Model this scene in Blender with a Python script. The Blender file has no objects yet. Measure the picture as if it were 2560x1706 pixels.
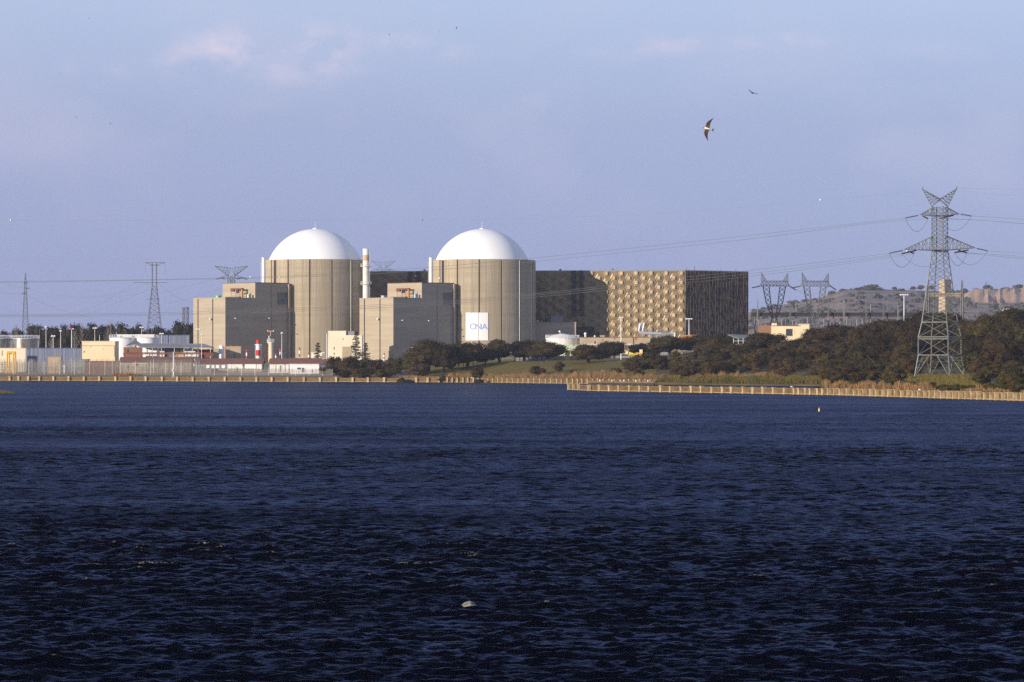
import bpy, bmesh, math, random
import numpy as np
from mathutils import Vector, Matrix

# ---------------------------------------------------------------- camera, world, sun, exposure
S = bpy.context.scene
COL = S.collection
F, HZ, H = 8330.0, 903.0, 8.0            # focal length in photo pixels, horizon row, eye height
SUN_AZ, SUN_EL = math.radians(48), math.radians(11)

cam_d = bpy.data.cameras.new('camera')
cam = bpy.data.objects.new('camera', cam_d)
COL.objects.link(cam)
cam.location = (0, 0, H)
cam.rotation_euler = (math.radians(90), 0, 0)
cam_d.sensor_width = 36.0
cam_d.lens = 36.0 * F / 2560.0
cam_d.shift_y = (HZ - 853.0) / 2560.0
cam_d.clip_start = 1.0
cam_d.clip_end = 40000.0
S.camera = cam

to_sun = Vector((-math.sin(SUN_AZ) * math.cos(SUN_EL), -math.cos(SUN_AZ) * math.cos(SUN_EL), math.sin(SUN_EL)))
sun_d = bpy.data.lights.new('sun', 'SUN')
sun_d.energy = 5.0
sun_d.angle = math.radians(0.5)
sun_d.color = (1.0, 0.86, 0.68)
sun = bpy.data.objects.new('sun', sun_d)
COL.objects.link(sun)
sun.rotation_euler = to_sun.to_track_quat('Z', 'Y').to_euler()
sun.location = (-400, -300, 400)

W = bpy.data.worlds.new("World")
S.world = W
W.use_nodes = True
wn, wl = W.node_tree.nodes, W.node_tree.links
wn.clear()
w_out = wn.new('ShaderNodeOutputWorld')
w_bg = wn.new('ShaderNodeBackground')
w_sky = wn.new('ShaderNodeTexSky')
w_sky.sky_type = 'NISHITA'
w_sky.sun_disc = False
w_sky.sun_elevation = SUN_EL
w_sky.sun_rotation = math.radians(180 + 48)
w_sky.altitude = 200
w_sky.air_density = 1.0
w_sky.dust_density = 0.0
w_sky.ozone_density = 6.0
w_bg.inputs['Strength'].default_value = 0.086

def wmath(op, a, b=None, clamp=False):
    n = wn.new('ShaderNodeMath'); n.operation = op; n.use_clamp = clamp
    for i, v in enumerate((a, b)):
        if v is None: continue
        if hasattr(v, 'is_linked') or hasattr(v, 'links'): wl.new(v, n.inputs[i])
        else: n.inputs[i].default_value = v
    return n.outputs[0]

w_tc = wn.new('ShaderNodeTexCoord')
w_sep = wn.new('ShaderNodeSeparateXYZ')
wl.new(w_tc.outputs['Generated'], w_sep.inputs[0])
# heading and height of a viewing direction (a real direction in the sky)
w_az = wmath('ARCTAN2', w_sep.outputs['X'], w_sep.outputs['Y'])
w_el = wmath('ARCSINE', w_sep.outputs['Z'])
w_cmb = wn.new('ShaderNodeCombineXYZ')
wl.new(wmath('MULTIPLY', w_az, 1.0), w_cmb.inputs['X'])
wl.new(wmath('MULTIPLY', w_el, 1.6), w_cmb.inputs['Y'])
w_noise = wn.new('ShaderNodeTexNoise')
w_noise.inputs['Scale'].default_value = 62.0
w_noise.inputs['Detail'].default_value = 6.0
w_noise.inputs['Roughness'].default_value = 0.55
wl.new(w_cmb.outputs[0], w_noise.inputs['Vector'])
w_noise2 = wn.new('ShaderNodeTexNoise')
w_noise2.inputs['Scale'].default_value = 16.0
w_noise2.inputs['Detail'].default_value = 4.0
wl.new(w_cmb.outputs[0], w_noise2.inputs['Vector'])
# small pale cumulus puffs of the day: (photo column, row, half width, half height, strength)
PUFFS = [(585, 120, 100, 46, 1.3), (820, 118, 75, 55, 1.3), (980, 110, 80, 26, .55), (470, 150, 80, 30, .5),
         (1120, 135, 60, 24, .5), (1690, 112, 110, 30, .6), (1540, 130, 80, 26, .4), (1960, 115, 130, 28, .55),
         (2330, 140, 120, 30, .3), (1400, 260, 120, 50, .22), (250, 185, 130, 35, .3), (700, 190, 200, 35, .4)]
w_mask = None
for (cx, cy, rx, ry, k) in PUFFS:
    a0, e0 = (cx - 1280) / F, (HZ - cy) / F
    dx = wmath('MULTIPLY', wmath('SUBTRACT', w_az, a0), F / rx)
    dy = wmath('MULTIPLY', wmath('SUBTRACT', w_el, e0), F / ry)
    d2 = wmath('ADD', wmath('MULTIPLY', dx, dx), wmath('MULTIPLY', dy, dy))
    g = wmath('MULTIPLY', wmath('POWER', 2.718, wmath('MULTIPLY', d2, -1.0)), k)
    w_mask = g if w_mask is None else wmath('ADD', w_mask, g)
w_n = wmath('MULTIPLY', wmath('SUBTRACT', w_noise.outputs['Fac'], 0.36), 3.2, True)
w_cl = wmath('MULTIPLY', wmath('MULTIPLY', w_mask, w_n, True), 0.85, True)
# thin high veil: pale low over the horizon, gone overhead
w_ramp = wn.new('ShaderNodeValToRGB')
VEIL = [(0.0, (.33, .36, .80)), (.036, (.43, .42, .81)), (.072, (.545, .54, .83)), (.106, (.70, .75, 1.0)), (.22, (.60, .68, .95))]
cr = w_ramp.color_ramp
while len(cr.elements) < len(VEIL): cr.elements.new(0.5)
for e, (p, c) in zip(cr.elements, VEIL):
    e.position = p / .25; e.color = (*c, 1)
wl.new(wmath('MULTIPLY', w_el, 4.0, True), w_ramp.inputs['Fac'])
w_sc = wn.new('ShaderNodeMix'); w_sc.data_type = 'RGBA'; w_sc.blend_type = 'MULTIPLY'
w_sc.inputs['Factor'].default_value = 1.0
wl.new(w_ramp.outputs['Color'], w_sc.inputs[6])
w_sc.inputs[7].default_value = (10, 10, 10, 1)
w_fade = wn.new('ShaderNodeMapRange')
w_fade.inputs['From Min'].default_value = .12; w_fade.inputs['From Max'].default_value = 1.2
w_fade.inputs['To Min'].default_value = .60; w_fade.inputs['To Max'].default_value = .35
wl.new(w_el, w_fade.inputs['Value'])
w_tint = wn.new('ShaderNodeMix'); w_tint.data_type = 'RGBA'
wl.new(w_fade.outputs[0], w_tint.inputs['Factor'])
wl.new(w_sky.outputs[0], w_tint.inputs[6])
wl.new(w_sc.outputs[2], w_tint.inputs[7])
w_mix = wn.new('ShaderNodeMix'); w_mix.data_type = 'RGBA'
w_veil = wmath('MULTIPLY', wmath('SUBTRACT', w_noise2.outputs['Fac'], 0.47), 1.1, True)
w_band = wmath('POWER', 2.718, wmath('MULTIPLY', wmath('POWER', wmath('MULTIPLY', wmath('SUBTRACT', w_el, .075), 24.0), 2.0), -1.0))
w_cl = wmath('MAXIMUM', w_cl, wmath('MULTIPLY', wmath('MULTIPLY', w_veil, w_band), .9, True))
wl.new(w_cl, w_mix.inputs['Factor'])
wl.new(w_tint.outputs[2], w_mix.inputs[6])
w_mix.inputs[7].default_value = (7.6, 6.9, 8.4, 1)
wl.new(w_mix.outputs[2], w_bg.inputs['Color'])
wl.new(w_bg.outputs[0], w_out.inputs['Surface'])

S.view_settings.view_transform = 'Standard'
S.view_settings.look = 'None'
S.view_settings.exposure = 0.22
S.view_settings.gamma = 1.0
S.cycles.max_bounces = 6
S.cycles.diffuse_bounces = 2
S.cycles.glossy_bounces = 2
S.cycles.transparent_max_bounces = 8
S.cycles.volume_bounces = 0
S.cycles.use_denoising = False

# ---------------------------------------------------------------- helpers
R = random.Random(7)
ROOT = {}

def X(px, D): return (px - 1280.0) * D / F
def Z(py, D): return H - (py - HZ) * D / F
def P(px, py, D): return Vector((X(px, D), D, Z(py, D)))

def tag(o, label=None, cat=None, group=None, kind=None):
    if label: o['label'] = label
    if cat: o['category'] = cat
    if group: o['group'] = group
    if kind: o['kind'] = kind
    elif label: o['kind'] = 'thing'
    return o

def thing(name, label, cat, loc=(0, 0, 0), group=None):
    o = bpy.data.objects.new(name, None)
    o.empty_display_size = 0.5
    COL.objects.link(o)
    o.location = loc
    ROOT[o.name] = Vector(loc)
    return tag(o, label, cat, group)

class MB:
    def __init__(s): s.v, s.f, s.m, s.mi = [], [], [], 0
    def add(s, vs, fs):
        n = len(s.v)
        s.v += [tuple(v) for v in vs]
        for f in fs:
            s.f.append(tuple(i + n for i in f)); s.m.append(s.mi)
        return s
    def box(s, x0, x1, y0, y1, z0, z1):
        return s.prism([(x0, y0), (x1, y0), (x1, y1), (x0, y1)], z0, z1)
    def prism(s, pts, z0, z1):
        n = len(pts)
        a = sum(pts[i][0] * pts[(i + 1) % n][1] - pts[(i + 1) % n][0] * pts[i][1] for i in range(n))
        if a < 0: pts = pts[::-1]
        vs = [(p[0], p[1], z0) for p in pts] + [(p[0], p[1], z1) for p in pts]
        fs = [(i, (i + 1) % n, n + (i + 1) % n, n + i) for i in range(n)]
        fs += [tuple(range(n))[::-1], tuple(range(n, 2 * n))]
        return s.add(vs, fs)
    def obox(s, c, u, v, a0, a1, b0, b1, z0, z1):        # box in a rotated footprint
        c = Vector(c)
        q = [(c.x + u[0] * a + v[0] * b, c.y + u[1] * a + v[1] * b) for a, b in ((a0, b0), (a1, b0), (a1, b1), (a0, b1))]
        return s.prism(q, z0, z1)
    def tube(s, p0, p1, r, n=5, r1=None):
        p0, p1 = Vector(p0), Vector(p1)
        d = p1 - p0
        if d.length < 1e-6: return s
        q = d.to_track_quat('Z', 'Y')
        r1 = r if r1 is None else r1
        vs = []
        for p, rr in ((p0, r), (p1, r1)):
            for i in range(n):
                a = 2 * math.pi * i / n
                vs.append(p + q @ Vector((rr * math.cos(a), rr * math.sin(a), 0)))
        fs = [(i, (i + 1) % n, n + (i + 1) % n, n + i) for i in range(n)] + [tuple(range(n))[::-1], tuple(range(n, 2 * n))]
        return s.add(vs, fs)
    def path(s, pts, r, n=4):
        pts = [Vector(p) for p in pts]
        vs, fs = [], []
        for k, p in enumerate(pts):
            d = pts[min(k + 1, len(pts) - 1)] - pts[max(k - 1, 0)]
            q = d.to_track_quat('Z', 'Y')
            for i in range(n):
                a = 2 * math.pi * i / n + .6
                vs.append(p + q @ Vector((r * math.cos(a), r * math.sin(a), 0)))
        for k in range(len(pts) - 1):
            for i in range(n):
                fs.append((k * n + i, k * n + (i + 1) % n, (k + 1) * n + (i + 1) % n, (k + 1) * n + i))
        fs += [tuple(range(n))[::-1], tuple(range((len(pts) - 1) * n, len(pts) * n))]
        return s.add(vs, fs)
    def lathe(s, c, prof, n=32, a0=0.0):                 # prof: (radius, z)
        vs, fs = [], []
        m = len(prof)
        for (r, z) in prof:
            for i in range(n):
                a = a0 + 2 * math.pi * i / n
                vs.append((c[0] + r * math.cos(a), c[1] + r * math.sin(a), z))
        for k in range(m - 1):
            for i in range(n):
                fs.append((k * n + i, k * n + (i + 1) % n, (k + 1) * n + (i + 1) % n, (k + 1) * n + i))
        fs.append(tuple(range(n))[::-1]); fs.append(tuple(range((m - 1) * n, m * n)))
        return s.add(vs, fs)
    def ball(s, c, r, n=10, sz=1.0):
        k = n // 2
        return s.lathe((c[0], c[1]), [(max(r * math.sin(math.pi * i / k), 1e-3), c[2] - sz * r * math.cos(math.pi * i / k)) for i in range(k + 1)], n)
    def build(s, name, mats, parent=None, smooth=False):
        me = bpy.data.meshes.new(name)
        off = ROOT[parent.name] if parent is not None else Vector((0, 0, 0))
        me.from_pydata([(v[0] - off.x, v[1] - off.y, v[2] - off.z) for v in s.v], [], s.f)
        mats = mats if isinstance(mats, (list, tuple)) else [mats]
        for m in mats: me.materials.append(m)
        if len(mats) > 1: me.polygons.foreach_set('material_index', s.m)
        if smooth:
            me.polygons.foreach_set('use_smooth', [True] * len(me.polygons))
            try: me.set_sharp_from_angle(angle=math.radians(40))
            except Exception: pass
        me.update()
        o = bpy.data.objects.new(name, me)
        COL.objects.link(o)
        if parent is not None:
            o.parent = parent
            ROOT[o.name] = off
        else:
            ROOT[o.name] = Vector((0, 0, 0))
        return o

def mat(name, c, rough=.85, c2=None, scale=(1, 1, 1), nscale=1.0, lo=.4, hi=.6, detail=5, metal=0.0, spec=.3, bump=0.0, bscale=None, rnd=0.0):
    m = bpy.data.materials.new(name); m.use_nodes = True
    N, L = m.node_tree.nodes, m.node_tree.links
    b = N['Principled BSDF']
    b.inputs['Roughness'].default_value = rough
    b.inputs['Metallic'].default_value = metal
    b.inputs['Specular IOR Level'].default_value = spec
    b.inputs['Base Color'].default_value = (*c, 1)
    tc = N.new('ShaderNodeTexCoord')
    mp = N.new('ShaderNodeMapping'); mp.inputs['Scale'].default_value = scale
    L.new(tc.outputs['Object'], mp.inputs[0])
    col = None
    if c2 is not None:
        no = N.new('ShaderNodeTexNoise'); no.inputs['Scale'].default_value = nscale; no.inputs['Detail'].default_value = detail
        L.new(mp.outputs[0], no.inputs['Vector'])
        mr = N.new('ShaderNodeMapRange'); mr.inputs['From Min'].default_value = lo; mr.inputs['From Max'].default_value = hi
        L.new(no.outputs['Fac'], mr.inputs['Value'])
        mx = N.new('ShaderNodeMix'); mx.data_type = 'RGBA'
        mx.inputs[6].default_value = (*c, 1); mx.inputs[7].default_value = (*c2, 1)
        L.new(mr.outputs[0], mx.inputs['Factor'])
        col = mx.outputs[2]
    if rnd > 0:
        oi = N.new('ShaderNodeObjectInfo')
        hs = N.new('ShaderNodeHueSaturation')
        if col is not None: L.new(col, hs.inputs['Color'])
        else: hs.inputs['Color'].default_value = (*c, 1)
        mr2 = N.new('ShaderNodeMapRange'); mr2.inputs['To Min'].default_value = 1 - rnd; mr2.inputs['To Max'].default_value = 1 + rnd
        L.new(oi.outputs['Random'], mr2.inputs['Value']); L.new(mr2.outputs[0], hs.inputs['Value'])
        mu = N.new('ShaderNodeMath'); mu.operation = 'MULTIPLY'; mu.inputs[1].default_value = 7.31
        fr = N.new('ShaderNodeMath'); fr.operation = 'FRACT'
        L.new(oi.outputs['Random'], mu.inputs[0]); L.new(mu.outputs[0], fr.inputs[0])
        mr3 = N.new('ShaderNodeMapRange'); mr3.inputs['To Min'].default_value = .5 - rnd * .035; mr3.inputs['To Max'].default_value = .5 + rnd * .05
        L.new(fr.outputs[0], mr3.inputs['Value']); L.new(mr3.outputs[0], hs.inputs['Hue'])
        col = hs.outputs[0]
    if col is not None: L.new(col, b.inputs['Base Color'])
    if bump > 0:
        nb = N.new('ShaderNodeTexNoise'); nb.inputs['Scale'].default_value = bscale or nscale * 3; nb.inputs['Detail'].default_value = 4
        L.new(tc.outputs['Object'], nb.inputs['Vector'])
        bp = N.new('ShaderNodeBump'); bp.inputs['Strength'].default_value = 1.0; bp.inputs['Distance'].default_value = bump
        L.new(nb.outputs['Fac'], bp.inputs['Height']); L.new(bp.outputs[0], b.inputs['Normal'])
    return m

# concrete of the containment walls: fine vertical weathering streaks over broad stains
def streak_concrete(name, base, dark, light):
    m = mat(name, base)
    N, L = m.node_tree.nodes, m.node_tree.links
    b = N['Principled BSDF']
    tc = N.new('ShaderNodeTexCoord')
    def noise(sc, ns, det, lo, hi):
        mp = N.new('ShaderNodeMapping'); mp.inputs['Scale'].default_value = sc
        L.new(tc.outputs['Object'], mp.inputs[0])
        n = N.new('ShaderNodeTexNoise'); n.inputs['Scale'].default_value = ns; n.inputs['Detail'].default_value = det
        L.new(mp.outputs[0], n.inputs['Vector'])
        r = N.new('ShaderNodeMapRange'); r.inputs['From Min'].default_value = lo; r.inputs['From Max'].default_value = hi
        L.new(n.outputs['Fac'], r.inputs['Value'])
        return r.outputs[0]
    def mix(f, a, c, fac=1.0):
        mx = N.new('ShaderNodeMix'); mx.data_type = 'RGBA'
        if fac != 1.0:
            k = N.new('ShaderNodeMath'); k.operation = 'MULTIPLY'; k.inputs[1].default_value = fac
            L.new(f, k.inputs[0]); f = k.outputs[0]
        L.new(f, mx.inputs['Factor'])
        if isinstance(a, tuple): mx.inputs[6].default_value = (*a, 1)
        else: L.new(a, mx.inputs[6])
        mx.inputs[7].default_value = (*c, 1)
        return mx.outputs[2]
    # horizontal pour lines
    c = mix(noise((.02, .02, 1), .55, 2, .42, .6), base, tuple(x * .86 for x in base))
    c = mix(noise((1, 1, .02), .9, 6, .46, .62), c, dark, .85)
    c = mix(noise((1, 1, .012), 3.4, 3, .54, .66), c, dark, .75)
    c = mix(noise((1, 1, .03), 1.5, 4, .56, .68), c, light, .6)
    c = mix(noise((1, 1, .45), .12, 4, .45, .65), c, tuple(x * .8 for x in base), .7)
    L.new(c, b.inputs['Base Color'])
    return m

M = {}
M['containment'] = streak_concrete('weathered_concrete', (.43, .365, .262), (.32, .265, .19), (.53, .46, .35))
M['concrete'] = mat('board_marked_concrete', (.355, .30, .222), c2=(.42, .36, .275), scale=(.1, .1, 1), nscale=.5, lo=.35, hi=.65)
M['joint'] = mat('dark_joint', (.05, .04, .035))
M['white'] = mat('white_paint', (.82, .82, .82), rough=.6, c2=(.78, .78, .79), nscale=.05)
M['dome'] = mat('white_dome_paint', (.90, .90, .90), rough=.65, spec=.2, c2=(.87, .87, .875), nscale=.08)
M['offwhite'] = mat('weathered_white_paint', (.76, .74, .70), rough=.7, c2=(.62, .585, .53), scale=(1, 1, .1), nscale=1.2, lo=.5, hi=.7)
M['rust_band'] = mat('rusty_tan_band', (.52, .33, .19), c2=(.6, .45, .32), nscale=1)
M['galv'] = mat('galvanised_steel', (.20, .21, .20), rough=.55, metal=.3, c2=(.15, .16, .15), nscale=.6)
M['steel_dark'] = mat('dark_steel', (.12, .12, .13), rough=.6, c2=(.17, .17, .17), nscale=.5)
M['far_steel'] = mat('grey_lattice_steel', (.12, .125, .135), rough=.6)
M['insul'] = mat('dark_insulator_glass', (.03, .035, .035), rough=.3, spec=.5)
M['wire'] = mat('aluminium_cable', (.12, .12, .125), rough=.5)
M['pattern'] = mat('bronze_relief_panel', (.27, .20, .115), rough=.46, metal=.32, c2=(.20, .152, .09), nscale=.35, lo=.4, hi=.62)
M['cladding_dark'] = mat('dark_ribbed_cladding', (.026, .019, .018), rough=.7, c2=(.036, .026, .024), scale=(1, 1, .05), nscale=2)
M['rib'] = mat('lit_edge_bronze', (.25, .19, .15), rough=.5, c2=(.04, .03, .027), scale=(1, 1, .3), nscale=1.3, lo=.40, hi=.60)  # sunlit rib edges and their breaks are put into the colour
M['tan'] = mat('tan_render', (.46, .37, .26), c2=(.40, .32, .22), nscale=.3)
M['cream'] = mat('cream_paint', (.82, .69, .44), rough=.8, c2=(.77, .64, .41), nscale=.15)
M['pale_cream'] = mat('pale_cream_paint', (.80, .72, .53), rough=.8, c2=(.75, .67, .50), nscale=.12)
M['greypanel'] = mat('grey_sheet_metal', (.26, .26, .27), rough=.6, c2=(.22, .22, .23), nscale=.4)
M['blue'] = mat('blue_grey_sheet', (.12, .145, .23), rough=.6)
M['bluepale'] = mat('pale_blue_rib', (.34, .37, .47), rough=.6)
M['redroof'] = mat('clay_red_roof', (.22, .105, .08), c2=(.17, .09, .075), nscale=1.2)
M['red'] = mat('signal_red_paint', (.50, .03, .025), rough=.5)
M['redbrown'] = mat('red_brown_steel', (.22, .07, .04), rough=.7, c2=(.16, .06, .04), nscale=1)
M['brownwall'] = mat('brown_brick', (.24, .13, .075), c2=(.20, .10, .06), nscale=2)
M['yellow'] = mat('safety_yellow', (.75, .42, .04), rough=.5)
M['lemon'] = mat('lemon_yellow', (.80, .66, .08), rough=.5)
M['orange'] = mat('orange_paint', (.60, .24, .05), rough=.5)
M['green'] = mat('bright_green_paint', (.25, .62, .15), rough=.5)
M['palegreen'] = mat('pale_green_sheet', (.50, .57, .43), rough=.6)
M['teal'] = mat('grey_green_sheet', (.24, .27, .25), rough=.6, c2=(.20, .23, .215), nscale=.7)
M['skyblue'] = mat('pale_blue_paint', (.35, .50, .75), rough=.5)
M['glass'] = mat('dark_window', (.05, .055, .07), rough=.2, spec=.5)
M['silver'] = mat('bare_aluminium_tank', (.30, .28, .26), rough=.36, metal=.55, c2=(.18, .165, .155), scale=(1, 1, .3), nscale=.6)
M['pipe'] = mat('insulated_pipe', (.60, .62, .66), rough=.4, metal=.5)
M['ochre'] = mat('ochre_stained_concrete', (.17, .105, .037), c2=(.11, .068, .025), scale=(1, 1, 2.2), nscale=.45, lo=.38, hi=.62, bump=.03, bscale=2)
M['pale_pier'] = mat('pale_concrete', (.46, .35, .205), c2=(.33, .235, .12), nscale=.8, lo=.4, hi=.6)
M['coping'] = mat('worn_coping', (.20, .145, .08), c2=(.14, .10, .055), nscale=.6)
M['wet'] = mat('wet_stained_concrete', (.085, .06, .035), c2=(.14, .10, .055), nscale=.5)
M['fence'] = mat('grey_fence_wire', (.20, .19, .175), rough=.6)
M['trunk'] = mat('oak_bark', (.055, .04, .03), c2=(.09, .07, .055), scale=(1, 1, .2), nscale=6)
M['bark_pale'] = mat('pale_bark', (.26, .22, .18), c2=(.18, .15, .12), nscale=5)
def leafmat(name, a, b, rnd): 
    m = mat(name, a, rough=.75, c2=b, nscale=.45, lo=.4, hi=.62, spec=.15, rnd=rnd)
    return m
M['oak'] = leafmat('holm_oak_leaves', (.0265, .0180, .0068), (.056, .038, .0105), .40)
M['oak_far'] = leafmat('dark_oak_leaves', (.018, .017, .011), (.030, .026, .014), .25)
M['shrub'] = leafmat('scrub_leaves', (.039, .0265, .0095), (.070, .047, .015), .42)
M['shrub_green'] = leafmat('green_scrub_leaves', (.043, .036, .0095), (.078, .063, .016), .34)
M['conifer'] = leafmat('conifer_needles', (.018, .021, .010), (.034, .034, .014), .2)
M['hilltree'] = leafmat('hazed_hill_leaves', (.055, .056, .05), (.075, .073, .06), .25)  # leaf colour lightened so that it holds some of the haze
M['reed'] = mat('dry_reed', (.34, .20, .080), c2=(.22, .145, .06), nscale=.25, lo=.4, hi=.6, rnd=.2)
M['reed_green'] = mat('green_reed', (.105, .095, .016), c2=(.165, .115, .028), nscale=.3, lo=.4, hi=.65)
M['stone'] = mat('pale_granite', (.24, .236, .215), c2=(.06, .055, .042), nscale=7, lo=.42, hi=.66, bump=.05, bscale=7)

# ---------------------------------------------------------------- ground: shoreline and heights
DS = [(-1500, 1500), (0, 1360), (740, 1283), (1200, 1236), (1400, 1180), (1640, 1128), (2050, 1058), (2066, 800), (2560, 676), (3200, 566), (5000, 470)]
def shore(px): return float(np.interp(px, [a for a, b in DS], [b for a, b in DS]))
PROF = [(-1500, [(0, 1.3), (8, 2.0), (16, 2.5), (50, 3.7), (110, 6.3), (150, 8), (400, 9.5), (9000, 10)]),
        (900, [(0, 1.3), (8, 1.9), (16, 2.4), (50, 3.7), (110, 6.3), (150, 8), (400, 9.5), (9000, 10)]),
        (1040, [(0, 1.3), (8, 1.7), (30, 3.0), (60, 4.4), (120, 6.6), (160, 8), (400, 9.5), (9000, 10)]),
        (1300, [(0, 1.3), (8, 1.8), (30, 3.6), (60, 6.1), (90, 7.9), (160, 8.3), (400, 9.5), (9000, 10)]),
        (1500, [(0, 1.2), (8, 1.9), (30, 3.6), (60, 5.4), (110, 7.9), (200, 9), (400, 9.5), (9000, 10)]),
        (1800, [(0, .5), (6, 1.2), (20, 2.2), (50, 4.6), (120, 9), (220, 11.5), (400, 11), (9000, 10)]),
        (2050, [(0, .5), (6, 1.2), (20, 2.2), (50, 4.2), (120, 8.6), (220, 12.5), (400, 12), (9000, 10)]),
        (2066, [(0, 1.0), (12, 1.6), (60, 2.0), (140, 2.8), (270, 4.2), (380, 9.0), (520, 13.5), (9000, 10)]),
        (2560, [(0, 1.0), (12, 1.6), (60, 2.0), (140, 2.8), (280, 4.0), (390, 8.5), (520, 18.0), (9000, 12)]),
        (5000, [(0, 1.0), (12, 1.6), (60, 2.0), (140, 2.8), (280, 4.0), (390, 8.5), (520, 18.0), (9000, 12)])]
def gz(px, D):
    t = D - shore(px)
    if t < 0: return -1.5
    zs = [float(np.interp(t, [a for a, b in pr], [b for a, b in pr])) for _, pr in PROF]
    return float(np.interp(px, [p for p, _ in PROF], zs))
def gxy(x, y): return gz(1280 + x * F / y, y)
def G(px, D): return Vector((X(px, D), D, gz(px, D)))

M['grass'] = mat('mown_grass', (.125, .100, .005), c2=(.165, .115, .010), scale=(.25, 1, 1), nscale=.12, lo=.35, hi=.65, bump=.7, bscale=2.2)
M['dirt'] = mat('dry_ground', (.24, .165, .095), c2=(.17, .13, .075), nscale=.08, lo=.4, hi=.6, bump=.1, bscale=1)
M['yard'] = mat('gravel_yard', (.21, .19, .16), c2=(.17, .15, .13), nscale=.06, lo=.4, hi=.6)
M['scrubsoil'] = mat('scrub_soil', (.060, .046, .021), c2=(.095, .075, .026), nscale=.06, lo=.4, hi=.6, bump=.3, bscale=.6)
def build_ground():
    cols = sorted(set(list(range(-1500, -99, 200)) + list(range(-100, 2700, 20)) + [2050, 2066] + list(range(2700, 5001, 230))))
    ts = [-5, -.3, 0, 3, 6, 8, 12, 16, 20, 25, 30, 40, 50, 60, 75, 90, 105, 120, 140, 160, 190, 220, 260, 300, 340, 380, 420, 470, 520, 600, 720, 900, 1300, 2000, 3500, 6000, 9000]
    mb = MB()
    vs = []
    rr = random.Random(3)
    for px in cols:
        ds = shore(px)
        for t in ts:
            D = ds + t
            z = gz(px, D) if t >= 0 else (-.5 if t > -1 else -2.5)
            if 10 < t < 500 and px > 900: z += rr.uniform(-.18, .18)
            vs.append((X(px, D), D, z))
    n = len(ts)
    mb.v = vs
    for i in range(len(cols) - 1):
        for j in range(n - 1):
            mb.f.append((i * n + j, (i + 1) * n + j, (i + 1) * n + j + 1, i * n + j + 1))
            px, t = (cols[i] + cols[i + 1]) / 2, ts[j]
            if px < 1050: k = 1 if t < 16 else 2
            elif px < 1640: k = 1 if t < 8 else (0 if t < 160 else 2)
            else: k = 3
            mb.m.append(k)
    o = mb.build('ground', [M['grass'], M['dirt'], M['yard'], M['scrubsoil']], smooth=True)
    tag(o, kind='structure')
build_ground()

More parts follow.
